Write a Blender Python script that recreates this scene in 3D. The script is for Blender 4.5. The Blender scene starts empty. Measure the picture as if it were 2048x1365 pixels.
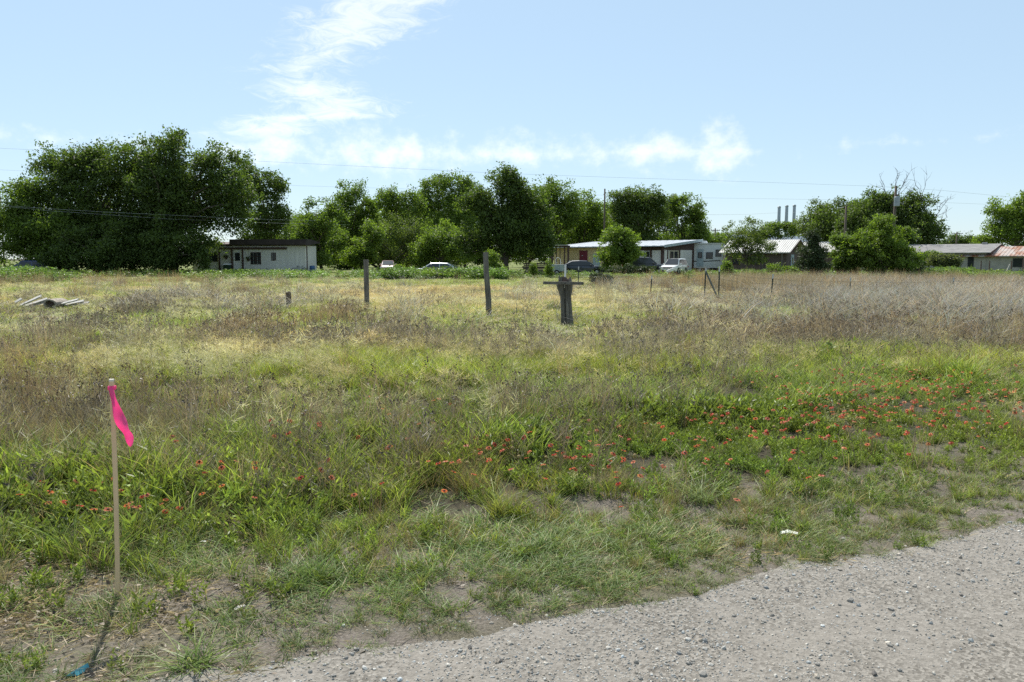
import bpy, math, random
import numpy as np
from mathutils import Vector, Matrix

# ------------------------------------------------------------------ camera, sky, sun, exposure
SC = bpy.context.scene
COL = SC.collection
W, HH, F = 2048.0, 1365.0, 1600.0          # photograph size and focal length in pixels
EYE = 1.65                                  # camera height above the field
HORIZON = 518.0
PITCH = math.atan((HH / 2 - HORIZON) / F)
CP, SP = math.cos(PITCH), math.sin(PITCH)

cam_d = bpy.data.cameras.new('camera')
cam_d.sensor_width = 36.0
cam_d.lens = 36.0 * F / W
cam_d.clip_start = 0.05
cam_d.clip_end = 6000
cam = bpy.data.objects.new('camera', cam_d)
cam.location = (0, 0, EYE)
cam.rotation_euler = (math.pi / 2 - PITCH, 0, 0)
COL.objects.link(cam)
SC.camera = cam

SUN_AZ = math.radians(-17)                  # from +Y towards +X: ahead and a little to the left
SUN_EL = math.radians(52)
SUN_STRENGTH = 5.0
SKY_STRENGTH = 0.080
SC.view_settings.view_transform = 'Standard'
SC.view_settings.look = 'None'
SC.view_settings.gamma = 1.0
SC.view_settings.use_curve_mapping = False
SC.view_settings.exposure = 0.52
SC.render.engine = 'CYCLES'
SC.cycles.max_bounces = 5
SC.cycles.diffuse_bounces = 3
SC.cycles.transmission_bounces = 3
SC.cycles.glossy_bounces = 2
SC.cycles.transparent_max_bounces = 4
SC.cycles.use_denoising = False
SC.cycles.sample_clamp_indirect = 6.0
SC.cycles.use_adaptive_sampling = False

def ray(px, py):
    xr = (px - W / 2) / F; yr = (HH / 2 - py) / F
    return Vector((xr, CP + yr * SP, -SP + yr * CP))

def sky_world():
    w = bpy.data.worlds.new('World')
    SC.world = w
    w.use_nodes = True
    nt = w.node_tree
    nt.nodes.clear()
    N, L = nt.nodes.new, nt.links.new
    def M(op, a, b=None, c=None, clamp=False):
        n = N('ShaderNodeMath'); n.operation = op; n.use_clamp = clamp
        for i, v in enumerate((a, b, c)):
            if v is None: continue
            if isinstance(v, (int, float)): n.inputs[i].default_value = v
            else: L(v, n.inputs[i])
        return n.outputs[0]
    out = N('ShaderNodeOutputWorld'); bg = N('ShaderNodeBackground')
    sky = N('ShaderNodeTexSky'); sky.sky_type = 'NISHITA'; sky.sun_disc = False
    sky.sun_elevation = SUN_EL
    sky.sun_rotation = SUN_AZ
    sky.air_density = 1.0; sky.dust_density = 0.25; sky.ozone_density = 2.5; sky.altitude = 100
    tc = N('ShaderNodeTexCoord')
    sep = N('ShaderNodeSeparateXYZ'); L(tc.outputs['Generated'], sep.inputs[0])
    az = M('ARCTAN2', sep.outputs[0], sep.outputs[1])
    el = M('ARCSINE', M('MULTIPLY', sep.outputs[2], 0.99999))
    comb = N('ShaderNodeCombineXYZ'); L(az, comb.inputs[0]); L(el, comb.inputs[1])
    def noise(scale, sx, sy, detail, rough, seed, dist, rot=0.0):
        mp = N('ShaderNodeMapping'); L(comb.outputs[0], mp.inputs[0])
        mp.inputs['Scale'].default_value = (sx, sy, 1); mp.inputs['Location'].default_value = (seed, seed * 1.7, 0)
        mp.inputs['Rotation'].default_value = (0, 0, rot)
        n = N('ShaderNodeTexNoise'); n.noise_dimensions = '2D'; L(mp.outputs[0], n.inputs['Vector'])
        n.inputs['Scale'].default_value = scale; n.inputs['Detail'].default_value = detail
        n.inputs['Roughness'].default_value = rough; n.inputs['Distortion'].default_value = dist
        return n.outputs[0]
    streak = noise(26, 1.0, 3.0, 6, 0.74, 3.1, 0.5, -0.22)
    billow = noise(30, 1.0, 1.3, 6, 0.62, 11.3, 0.0)
    def ae(px, py):
        d = ray(px, py).normalized(); return math.atan2(d.x, d.y), math.asin(d.z)
    def curve(x, pts):                       # pts: x in 0..1, y in 0..1
        n = N('ShaderNodeFloatCurve'); L(x, n.inputs['Value'])
        c = n.mapping.curves[0]
        while len(c.points) < len(pts): c.points.new(0.5, 0.5)
        for q, (i, j) in zip(c.points, pts): q.location = (i, j); q.handle_type = 'AUTO'
        n.mapping.update(); return n.outputs[0]
    def rng_(x, lo, hi):
        n = N('ShaderNodeMapRange'); L(x, n.inputs[0]); n.inputs[1].default_value = lo; n.inputs[2].default_value = hi; return n.outputs[0]
    def smooth(x, lo, hi):
        n = N('ShaderNodeMapRange'); n.interpolation_type = 'SMOOTHSTEP'
        L(x, n.inputs[0]); n.inputs[1].default_value = lo; n.inputs[2].default_value = hi
        return n.outputs[0]
    # low cumulus: a band above the horizon, its height varying along it
    A0, A1 = -0.72, 0.72
    cu = [(-80, .3), (200, .25), (400, .3), (450, .75), (540, .8), (600, .6), (640, .5), (700, .85), (830, .9), (852, .5), (900, .8), (940, .4),
          (965, .65), (1050, .72), (1100, .5), (1180, .62), (1230, .42), (1300, .8), (1360, .65), (1430, 1.0), (1480, .8), (1530, .12), (1700, .0), (2130, .0)]
    amp = curve(rng_(az, A0, A1), [((ae(p, 305)[0] - A0) / (A1 - A0), q * 0.9) for p, q in cu])
    ec = ae(1024, 308)[1]
    cum_b = M('SUBTRACT', amp, M('MULTIPLY', M('ABSOLUTE', M('SUBTRACT', el, ec)), F / 62.0))
    cum = smooth(M('ADD', M('MULTIPLY', M('SUBTRACT', billow, 0.5), 1.9), cum_b), -0.1, 1.25)
    # high thin streak: centre and width change with height
    E0, E1 = ae(700, 300)[1], ae(700, -190)[1]
    ci = [(300, 470, 40), (285, 500, 110), (245, 575, 105), (225, 680, 120), (190, 640, 110), (150, 595, 80), (110, 650, 85), (60, 705, 120), (0, 765, 125), (-80, 880, 130), (-185, 1000, 20)]
    t = rng_(el, E0, E1)
    cen = curve(t, [((ae(700, y)[1] - E0) / (E1 - E0), 0.5 + ae(x, y)[0]) for y, x, w_ in ci])
    wid = curve(t, [((ae(700, y)[1] - E0) / (E1 - E0), w_ / 165.0) for y, x, w_ in ci])
    off = M('ABSOLUTE', M('SUBTRACT', M('ADD', az, 0.5), cen))
    cir_b = M('SUBTRACT', wid, M('MULTIPLY', off, F / 200.0))
    cir = smooth(M('ADD', M('MULTIPLY', M('SUBTRACT', streak, 0.5), 1.5), cir_b), 0.0, 0.85)
    cir = M('MULTIPLY', cir, smooth(el, E0, E0 + 0.02))
    cir = M('MULTIPLY', cir, smooth(el, E1, E1 - 0.05))
    mask = M('MAXIMUM', M('MULTIPLY', cir, 0.62), M('MULTIPLY', cum, 0.72))
    # humid summer air: the blue is washed out evenly over the whole sky
    hum = N('ShaderNodeMixRGB'); hum.inputs[0].default_value = 0.55; L(sky.outputs[0], hum.inputs[1]); hum.inputs[2].default_value = (6.0, 8.0, 9.6, 1)
    mix = N('ShaderNodeMixRGB'); L(mask, mix.inputs[0]); L(hum.outputs[0], mix.inputs[1])
    # a cloud is lit by the sun behind it: brighter than the sky it covers, and white
    hsv = N('ShaderNodeHueSaturation'); L(hum.outputs[0], hsv.inputs['Color'])
    hsv.inputs['Saturation'].default_value = 0.12; hsv.inputs['Value'].default_value = 1.16
    addw = N('ShaderNodeMixRGB'); addw.blend_type = 'ADD'; addw.inputs[0].default_value = 1.0
    L(hsv.outputs[0], addw.inputs[1]); addw.inputs[2].default_value = (0.7, 0.72, 0.75, 1)
    L(addw.outputs[0], mix.inputs[2])
    L(mix.outputs[0], bg.inputs[0]); bg.inputs[1].default_value = SKY_STRENGTH
    L(bg.outputs[0], out.inputs[0])
sky_world()

sun_d = bpy.data.lights.new('sun', 'SUN')
sun_d.energy = SUN_STRENGTH; sun_d.angle = math.radians(0.53); sun_d.color = (1.0, 0.955, 0.88)
sun = bpy.data.objects.new('sun', sun_d)
sdir = Vector((math.sin(SUN_AZ) * math.cos(SUN_EL), math.cos(SUN_AZ) * math.cos(SUN_EL), math.sin(SUN_EL)))
sun.rotation_euler = (-sdir).to_track_quat('-Z', 'Y').to_euler()
sun.location = (0, 0, 40)
COL.objects.link(sun)

# ------------------------------------------------------------------ helpers
R = math.radians
def at(px, py, depth):                       # the point in that direction at that distance along the ground
    d = ray(px, py); return Vector((0, 0, EYE)) + d * (depth / d.y)
def gnd(px, py, z=0.0):
    d = ray(px, py); return Vector((0, 0, EYE)) + d * ((z - EYE) / d.z)
def ppm(depth): return F / depth             # photograph pixels per metre near the horizon
def zat(py, depth): return at(W / 2, py, depth).z
def xat(px, depth): return at(px, HORIZON, depth).x
def project(x, y, z):                        # numpy: world to photograph pixels
    dy, dz = y, z - EYE
    fwd = dy * CP - dz * SP; up = dy * SP + dz * CP
    return W / 2 + F * x / fwd, HH / 2 - F * up / fwd

_lat = np.random.default_rng(5).random((256, 256))
def vnoise(x, y, s=1.0, o=0):                # tileable value noise, 0..1
    x = np.asarray(x, float) * s + 37.3 * (o + 1); y = np.asarray(y, float) * s + 91.7 * (o + 1)
    xi, yi = np.floor(x).astype(int), np.floor(y).astype(int)
    fx, fy = x - xi, y - yi
    fx = fx * fx * (3 - 2 * fx); fy = fy * fy * (3 - 2 * fy)
    a = _lat[xi % 256, yi % 256]; b = _lat[(xi + 1) % 256, yi % 256]
    c = _lat[xi % 256, (yi + 1) % 256]; d = _lat[(xi + 1) % 256, (yi + 1) % 256]
    return (a * (1 - fx) + b * fx) * (1 - fy) + (c * (1 - fx) + d * fx) * fy
def fbm(x, y, s=1.0, o=0, n=4):
    t, a, k = 0, 0, 1.0
    for i in range(n):
        t = t + vnoise(x, y, s * 2 ** i, o + i) * k; a += k; k *= 0.5
    return t / a

# ------------------------------------------------------------------ materials
MATS = {}
def _nodes(name):
    m = bpy.data.materials.new(name); m.use_nodes = True
    nt = m.node_tree; nt.nodes.clear()
    return m, nt, nt.nodes.new, nt.links.new
def mat(name, col, rough=0.7, var=0.18, scale=6.0, bump=0.0, metal=0.0, spec=0.4, col2=None, stretch=(1, 1, 1), bscale=None, coat=0.0, fac=(0.35, 0.7)):
    """Principled surface with mottled colour (noise between two tones) and optional bump."""
    if name in MATS: return MATS[name]
    m, nt, N, L = _nodes(name)
    out = N('ShaderNodeOutputMaterial'); p = N('ShaderNodeBsdfPrincipled'); L(p.outputs[0], out.inputs[0])
    tc = N('ShaderNodeTexCoord'); mp = N('ShaderNodeMapping'); L(tc.outputs['Object'], mp.inputs[0])
    mp.inputs['Scale'].default_value = stretch
    n = N('ShaderNodeTexNoise'); L(mp.outputs[0], n.inputs['Vector'])
    n.inputs['Scale'].default_value = scale; n.inputs['Detail'].default_value = 6; n.inputs['Roughness'].default_value = 0.65
    r = N('ShaderNodeMapRange'); L(n.outputs[0], r.inputs[0]); r.inputs[1].default_value = fac[0]; r.inputs[2].default_value = fac[1]
    mx = N('ShaderNodeMixRGB'); L(r.outputs[0], mx.inputs[0])
    c2 = col2 if col2 else tuple(c * (1 - var * 1.6) for c in col)
    mx.inputs[1].default_value = (*c2, 1); mx.inputs[2].default_value = (*[min(1, c * (1 + var * 0.4)) for c in col], 1)
    L(mx.outputs[0], p.inputs['Base Color'])
    p.inputs['Roughness'].default_value = rough; p.inputs['Metallic'].default_value = metal
    p.inputs['Specular IOR Level'].default_value = spec
    if coat: p.inputs['Coat Weight'].default_value = coat
    if bump:
        nb = N('ShaderNodeTexNoise'); L(mp.outputs[0], nb.inputs['Vector'])
        nb.inputs['Scale'].default_value = bscale or scale * 3; nb.inputs['Detail'].default_value = 5
        b = N('ShaderNodeBump'); b.inputs['Strength'].default_value = bump; b.inputs['Distance'].default_value = 0.02
        L(nb.outputs[0], b.inputs['Height']); L(b.outputs[0], p.inputs['Normal'])
    MATS[name] = m
    return m
def glass_mat():
    if 'glass' in MATS: return MATS['glass']
    m, nt, N, L = _nodes('glass')
    out = N('ShaderNodeOutputMaterial'); p = N('ShaderNodeBsdfPrincipled'); L(p.outputs[0], out.inputs[0])
    tc = N('ShaderNodeTexCoord'); n = N('ShaderNodeTexNoise'); L(tc.outputs['Object'], n.inputs['Vector']); n.inputs['Scale'].default_value = 2
    mx = N('ShaderNodeMixRGB'); L(n.outputs[0], mx.inputs[0]); mx.inputs[1].default_value = (0.012, 0.014, 0.017, 1); mx.inputs[2].default_value = (0.04, 0.045, 0.05, 1)
    L(mx.outputs[0], p.inputs['Base Color']); p.inputs['Roughness'].default_value = 0.12; p.inputs['Specular IOR Level'].default_value = 0.6
    MATS['glass'] = m
    return m
def herb_mat():
    """Grasses and weeds: colour carried by the blade, varied from clump to clump, light shining through."""
    if 'herb' in MATS: return MATS['herb']
    m, nt, N, L = _nodes('herb')
    out = N('ShaderNodeOutputMaterial')
    a = N('ShaderNodeAttribute'); a.attribute_name = 'col'
    t = N('ShaderNodeAttribute'); t.attribute_type = 'INSTANCER'; t.attribute_name = 'tint'
    mx = N('ShaderNodeMixRGB'); mx.blend_type = 'MULTIPLY'; mx.inputs[0].default_value = 1
    L(a.outputs['Color'], mx.inputs[1]); L(t.outputs['Vector'], mx.inputs[2])
    p = N('ShaderNodeBsdfPrincipled'); L(mx.outputs[0], p.inputs['Base Color']); p.inputs['Roughness'].default_value = 0.5
    p.inputs['Specular IOR Level'].default_value = 0.35
    tr = N('ShaderNodeBsdfTranslucent')
    g = N('ShaderNodeMixRGB'); g.blend_type = 'MULTIPLY'; g.inputs[0].default_value = 1; L(mx.outputs[0], g.inputs[1]); g.inputs[2].default_value = (1.2, 1.25, 0.85, 1)
    L(g.outputs[0], tr.inputs[0])
    s = N('ShaderNodeMixShader'); s.inputs[0].default_value = 0.42
    L(p.outputs[0], s.inputs[1]); L(tr.outputs[0], s.inputs[2]); L(s.outputs[0], out.inputs[0])
    MATS['herb'] = m
    return m
def leaf_mat(name, col, spread=0.4, trans=0.48, rough=0.6):
    if name in MATS: return MATS[name]
    m, nt, N, L = _nodes(name)
    out = N('ShaderNodeOutputMaterial')
    geo = N('ShaderNodeNewGeometry')
    r = N('ShaderNodeValToRGB'); L(geo.outputs['Random Per Island'], r.inputs[0])
    e = r.color_ramp.elements
    e[0].position = 0; e[0].color = (*[c * (1 - spread) for c in col], 1)
    e[1].position = 1; e[1].color = (col[0] * (1 + spread * 1.3), col[1] * (1 + spread * 0.9), col[2] * (1 + spread * 0.4), 1)
    p = N('ShaderNodeBsdfPrincipled'); L(r.outputs[0], p.inputs['Base Color']); p.inputs['Roughness'].default_value = rough
    p.inputs['Specular IOR Level'].default_value = 0.3
    tr = N('ShaderNodeBsdfTranslucent')
    g = N('ShaderNodeMixRGB'); g.blend_type = 'MULTIPLY'; g.inputs[0].default_value = 1; L(r.outputs[0], g.inputs[1]); g.inputs[2].default_value = (1.35, 1.5, 0.6, 1)
    L(g.outputs[0], tr.inputs[0])
    s = N('ShaderNodeMixShader'); s.inputs[0].default_value = trans
    L(p.outputs[0], s.inputs[1]); L(tr.outputs[0], s.inputs[2]); L(s.outputs[0], out.inputs[0])
    MATS[name] = m
    return m

# ------------------------------------------------------------------ objects
def tag(o, label=None, cat=None, group=None, kind=None):
    if label: o['label'] = label
    if cat: o['category'] = cat
    if group: o['group'] = group
    if kind: o['kind'] = kind
    return o
def thing(name, label, cat, loc=(0, 0, 0), rz=0.0, group=None):
    o = bpy.data.objects.new(name, None); COL.objects.link(o)
    o.empty_display_size = 0.2
    o.location = loc; o.rotation_euler = (0, 0, rz)
    return tag(o, label, cat, group)
def link(name, me, parent=None):
    o = bpy.data.objects.new(name, me); COL.objects.link(o); o.parent = parent
    return o
def copy_tree(o, parent=None):
    c = o.copy(); COL.objects.link(c); c.parent = parent
    for ch in o.children: copy_tree(ch, c)
    return c
def quad_mesh(name, V, Fq, m, col=None, smooth=False):
    me = bpy.data.meshes.new(name)
    V = np.asarray(V, np.float32); Fq = np.asarray(Fq, np.int32)
    me.vertices.add(len(V)); me.vertices.foreach_set('co', V.ravel())
    me.loops.add(Fq.size); me.loops.foreach_set('vertex_index', Fq.ravel())
    me.polygons.add(len(Fq)); me.polygons.foreach_set('loop_start', np.arange(0, Fq.size, 4, dtype=np.int32))
    me.polygons.foreach_set('loop_total', np.full(len(Fq), 4, np.int32))
    if smooth: me.polygons.foreach_set('use_smooth', np.ones(len(Fq), bool))
    if col is not None:
        a = me.attributes.new('col', 'FLOAT_COLOR', 'POINT')
        c = np.ones((len(V), 4), np.float32); c[:, :3] = col
        a.data.foreach_set('color', c.ravel())
    me.materials.append(m)
    me.update(calc_edges=True)
    return me

class MB:
    def __init__(s): s.v, s.f = [], []
    def add(s, vs, fs):
        k = len(s.v); s.v += [tuple(v) for v in vs]; s.f += [tuple(i + k for i in f) for f in fs]; return s
    def box(s, x0, x1, y0, y1, z0, z1):
        vs = [(x, y, z) for z in (z0, z1) for y in (y0, y1) for x in (x0, x1)]
        return s.add(vs, [(0, 2, 3, 1), (4, 5, 7, 6), (0, 1, 5, 4), (2, 6, 7, 3), (0, 4, 6, 2), (1, 3, 7, 5)])
    def hexa(s, bottom, top):                # four points below, four above, both counter-clockwise from above
        return s.add(list(bottom) + list(top), [(3, 2, 1, 0), (4, 5, 6, 7)] + [(i, (i + 1) % 4, 4 + (i + 1) % 4, 4 + i) for i in range(4)])
    def beam(s, a, b, w, h, up=(0, 0, 1)):   # rectangular bar from a to b
        a, b = Vector(a), Vector(b); d = (b - a).normalized(); up = Vector(up)
        if abs(d.dot(up)) > 0.95: up = Vector((0, 1, 0))
        x = d.cross(up).normalized(); y = x.cross(d)
        q = [(-1, -1), (1, -1), (1, 1), (-1, 1)]
        vs = [p + x * (i * w / 2) + y * (j * h / 2) for p in (a, b) for i, j in q]
        return s.add(vs, [(0, 1, 2, 3), (7, 6, 5, 4)] + [(i, 4 + i, 4 + (i + 1) % 4, (i + 1) % 4) for i in range(4)])
    def extr(s, poly, axis, a, b):           # closed polygon pushed along an axis; poly given in the other two axes
        n = len(poly)
        def P(u, v, t): return (t, u, v) if axis == 'x' else (u, t, v) if axis == 'y' else (u, v, t)
        vs = [P(u, v, a) for u, v in poly] + [P(u, v, b) for u, v in poly]
        return s.add(vs, [tuple(range(n)), tuple(range(2 * n - 1, n - 1, -1))] + [(i, n + i, n + (i + 1) % n, (i + 1) % n) for i in range(n)])
    def tube(s, pts, rad, n=8, cap=True):
        pts = [Vector(p) for p in pts]
        if not hasattr(rad, '__len__'): rad = [rad] * len(pts)
        rings = []
        ref = Vector((0.31, 0.87, 0.4)).normalized()
        for i, p in enumerate(pts):
            d = (pts[min(i + 1, len(pts) - 1)] - pts[max(i - 1, 0)]).normalized()
            x = d.cross(ref)
            if x.length < 0.05: x = d.cross(Vector((1, 0, 0)))
            x.normalize(); y = d.cross(x)
            rings.append([p + (x * math.cos(t) + y * math.sin(t)) * rad[i] for t in [2 * math.pi * j / n for j in range(n)]])
        vs = [v for r in rings for v in r]; fs = []
        for i in range(len(pts) - 1):
            for j in range(n): fs.append((i * n + j, i * n + (j + 1) % n, (i + 1) * n + (j + 1) % n, (i + 1) * n + j))
        if cap: fs += [tuple(range(n - 1, -1, -1)), tuple(range((len(pts) - 1) * n, len(pts) * n))]
        return s.add(vs, fs)
    def lathe(s, prof, n=12, c=(0, 0, 0), axis='z'):   # prof: (radius, height)
        vs = []
        for r, h in prof:
            for j in range(n):
                t = 2 * math.pi * j / n; a, b = r * math.cos(t), r * math.sin(t)
                p = (a, b, h) if axis == 'z' else (a, h, b) if axis == 'y' else (h, a, b)
                vs.append((p[0] + c[0], p[1] + c[1], p[2] + c[2]))
        m = len(prof); fs = []
        for i in range(m - 1):
            for j in range(n): fs.append((i * n + j, i * n + (j + 1) % n, (i + 1) * n + (j + 1) % n, (i + 1) * n + j))
        fs += [tuple(range(n - 1, -1, -1)), tuple(range((m - 1) * n, m * n))]
        return s.add(vs, fs)
    def mesh(s, name, m, smooth=False):
        me = bpy.data.meshes.new(name); me.from_pydata([tuple(v) for v in s.v], [], s.f)
        me.materials.append(m)
        if smooth: me.polygons.foreach_set('use_smooth', np.ones(len(me.polygons), bool))
        me.update(); return me
    def build(s, name, m, parent=None, smooth=False, bevel=0.0):
        o = link(name, s.mesh(name, m, smooth), parent)
        if bevel:
            b = o.modifiers.new('bevel', 'BEVEL'); b.width = bevel; b.segments = 2; b.limit_method = 'ANGLE'
        return o
# ------------------------------------------------------------------ ground and gravel road
EDGE = [gnd(*p) for p in [(300, 1365), (475, 1350), (700, 1296), (950, 1270), (1024, 1246), (1374, 1190), (1574, 1140), (1824, 1098), (2048, 1046)]]
_e = np.array([(p.x, p.y) for p in EDGE])
_d0 = np.array([0.93, 0.36]); _d1 = np.array([0.80, 0.60])
_e = np.vstack([_e[0] - _d0 * 60, _e[0] - _d0 * 3, _e, _e[-1] + _d1 * 4, _e[-1] + np.array([0.86, 0.51]) * 140])
def edge_dist(x, y):
    """Signed distance from the road's edge: positive on the field side, negative on the gravel."""
    x = np.asarray(x, float); y = np.asarray(y, float)
    best = np.full(x.shape, 1e9); sgn = np.ones(x.shape)
    for i in range(len(_e) - 1):
        a, b = _e[i], _e[i + 1]; d = b - a; l2 = (d ** 2).sum()
        t = np.clip(((x - a[0]) * d[0] + (y - a[1]) * d[1]) / l2, 0, 1)
        dx, dy = x - (a[0] + d[0] * t), y - (a[1] + d[1] * t)
        dist = np.sqrt(dx * dx + dy * dy)
        cr = d[0] * (y - a[1]) - d[1] * (x - a[0])
        m = dist < best
        sgn = np.where(m, np.where(cr >= 0, 1, -1), sgn); best = np.where(m, dist, best)
    return best * sgn
def height(x, y):
    """Field surface: low hummocks, sinking under the road."""
    e = edge_dist(x, y)
    k = np.clip((e + 0.1) / 0.9, 0, 1)
    fade = np.clip(1.2 - np.hypot(x, y) / 120, 0.25, 1)
    h = (fbm(x, y, 0.55, 2) - 0.5) * 0.10 * fade + (fbm(x, y, 3.1, 9, 3) - 0.5) * 0.035 * fade
    return h * k * 1.0 - np.clip(-e * 0.22, 0, 0.06)
def road_height(x, y):
    return (fbm(x, y, 1.3, 4) - 0.5) * 0.03 + (fbm(x, y, 9, 14, 3) - 0.5) * 0.012

def ground_mat():
    m, nt, N, L = _nodes('field_soil')
    out = N('ShaderNodeOutputMaterial'); p = N('ShaderNodeBsdfPrincipled'); L(p.outputs[0], out.inputs[0])
    tc = N('ShaderNodeTexCoord')
    def nz(s, det=6, ro=0.65):
        n = N('ShaderNodeTexNoise'); L(tc.outputs['Object'], n.inputs['Vector'])
        n.inputs['Scale'].default_value = s; n.inputs['Detail'].default_value = det; n.inputs['Roughness'].default_value = ro
        return n.outputs[0]
    def mixc(f, a, b, lo, hi):
        r = N('ShaderNodeMapRange'); L(f, r.inputs[0]); r.inputs[1].default_value = lo; r.inputs[2].default_value = hi
        x = N('ShaderNodeMixRGB'); L(r.outputs[0], x.inputs[0])
        for i, c in ((1, a), (2, b)):
            if isinstance(c, tuple): x.inputs[i].default_value = (*c, 1)
            else: L(c, x.inputs[i])
        return x.outputs[0]
    fine = mixc(nz(55, 8, 0.75), (0.10, 0.082, 0.066), (0.30, 0.262, 0.222), 0.35, 0.70)
    thatch_shade = mixc(nz(90, 5, 0.8), (0.075, 0.066, 0.045), (0.24, 0.215, 0.15), 0.38, 0.68)
    c = mixc(nz(1.4, 4), fine, thatch_shade, 0.42, 0.6)
    c = mixc(nz(0.35, 3), c, (0.15, 0.15, 0.06), 0.5, 0.95)
    cov = N('ShaderNodeAttribute'); cov.attribute_name = 'thatch_shade'
    c = mixc(cov.outputs['Fac'], c, mixc(nz(120, 5, 0.8), (0.028, 0.024, 0.016), (0.12, 0.105, 0.068), 0.4, 0.68), 0.0, 1.0)  # matted growth in a near-black tone that holds the shade under the grass
    L(c, p.inputs['Base Color']); p.inputs['Roughness'].default_value = 0.95; p.inputs['Specular IOR Level'].default_value = 0.15
    b = N('ShaderNodeBump'); b.inputs['Strength'].default_value = 0.9; b.inputs['Distance'].default_value = 0.02
    L(nz(70, 6, 0.7), b.inputs['Height']); L(b.outputs[0], p.inputs['Normal'])
    return m
def gravel_mat():
    m, nt, N, L = _nodes('road_grit')
    out = N('ShaderNodeOutputMaterial'); p = N('ShaderNodeBsdfPrincipled'); L(p.outputs[0], out.inputs[0])
    tc = N('ShaderNodeTexCoord')
    def nz(s, det=6, ro=0.65):
        n = N('ShaderNodeTexNoise'); L(tc.outputs['Object'], n.inputs['Vector'])
        n.inputs['Scale'].default_value = s; n.inputs['Detail'].default_value = det; n.inputs['Roughness'].default_value = ro
        return n.outputs[0]
    v = N('ShaderNodeTexVoronoi'); L(tc.outputs['Object'], v.inputs['Vector']); v.inputs['Scale'].default_value = 75
    bw = N('ShaderNodeRGBToBW'); L(v.outputs['Color'], bw.inputs[0])
    def mixc(f, a, b, lo, hi):
        r = N('ShaderNodeMapRange'); L(f, r.inputs[0]); r.inputs[1].default_value = lo; r.inputs[2].default_value = hi
        x = N('ShaderNodeMixRGB'); L(r.outputs[0], x.inputs[0])
        for i, c in ((1, a), (2, b)):
            if isinstance(c, tuple): x.inputs[i].default_value = (*c, 1)
            else: L(c, x.inputs[i])
        return x.outputs[0]
    grit = mixc(bw.outputs[0], (0.125, 0.113, 0.096), (0.285, 0.262, 0.228), 0.2, 0.85)
    dust = mixc(nz(30, 6, 0.7), (0.18, 0.163, 0.14), (0.29, 0.266, 0.233), 0.35, 0.65)
    c = mixc(nz(2.2, 5), grit, dust, 0.42, 0.62)
    L(c, p.inputs['Base Color']); p.inputs['Roughness'].default_value = 0.95; p.inputs['Specular IOR Level'].default_value = 0.15
    b = N('ShaderNodeBump'); b.inputs['Strength'].default_value = 0.25; b.inputs['Distance'].default_value = 0.01
    L(v.outputs['Distance'], b.inputs['Height']); 
    b2 = N('ShaderNodeBump'); b2.inputs['Strength'].default_value = 0.6; b2.inputs['Distance'].default_value = 0.01
    L(nz(140, 4, 0.7), b2.inputs['Height']); L(b.outputs[0], b2.inputs['Normal']); L(b2.outputs[0], p.inputs['Normal'])
    return m
def axis_lines(lo, hi, fine, flo, fhi, grow=1.22):
    xs = list(np.arange(flo, fhi + 1e-6, fine)); s = fine
    while xs[-1] < hi: s *= grow; xs.append(min(hi, xs[-1] + s))
    s = fine; left = []
    x = flo
    while x > lo: s *= grow; x = max(lo, x - s); left.append(x)
    return np.array(left[::-1] + xs)
def grid_mesh(name, xs, ys, zf, m, keep=None):
    X, Y = np.meshgrid(xs, ys); Z = zf(X, Y)
    V = np.stack([X, Y, Z], -1).reshape(-1, 3)
    i = np.arange(len(ys) - 1)[:, None] * len(xs) + np.arange(len(xs) - 1)[None, :]
    Fq = np.stack([i, i + 1, i + len(xs) + 1, i + len(xs)], -1).reshape(-1, 4)
    if keep is not None:
        k = keep(X, Y).reshape(-1); Fq = Fq[k[Fq].all(1)]
    return quad_mesh(name, V, Fq, m, smooth=True)
g = link('ground', grid_mesh('ground', axis_lines(-2500, 2500, 0.09, -7, 7), axis_lines(-400, 4000, 0.09, 1.5, 13), height, ground_mat()))
tag(g, kind='structure')
_co = np.empty(len(g.data.vertices) * 3, np.float32); g.data.vertices.foreach_get('co', _co); _co = _co.reshape(-1, 3)
_at = g.data.attributes.new('thatch_shade', 'FLOAT', 'POINT')             # matted growth away from the road, darkened to paint shade between clumps
_at.data.foreach_set('value', np.clip((edge_dist(_co[:, 0], _co[:, 1]) - 0.8 + (fbm(_co[:, 0], _co[:, 1], 1.6, 12, 3) - .5) * 2.4) / 1.2, 0, 1).astype(np.float32))
def road_keep(X, Y): return edge_dist(X, Y) < 0.16 + (fbm(X, Y, 2.6, 6) - 0.5) * 0.55
rd = link('gravel_road', grid_mesh('gravel_road', axis_lines(-60, 120, 0.06, -2.6, 6.5, 1.3), axis_lines(-7.0, 90, 0.06, 2.4, 7.0, 1.3),
          lambda X, Y: road_height(X, Y) + 0.006 - np.clip(edge_dist(X, Y) + 0.05, 0, 1) * 0.10, gravel_mat(), lambda X, Y: road_keep(X, Y) & (edge_dist(X, Y) > -9)))
tag(rd, kind='structure')

def yard_mat():
    return mat('yard_lawn', (0.16, 0.19, 0.055), 0.95, 0.3, 0.5, 0.8, spec=0.1, col2=(0.11, 0.12, 0.045), bscale=14)
yd = link('yard', grid_mesh('yard', np.linspace(-400, 400, 60), np.concatenate([np.linspace(66, 140, 30), np.linspace(150, 900, 20)]),
          lambda X, Y: 0.055 + 0 * X, yard_mat()))
tag(yd, kind='structure')

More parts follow.
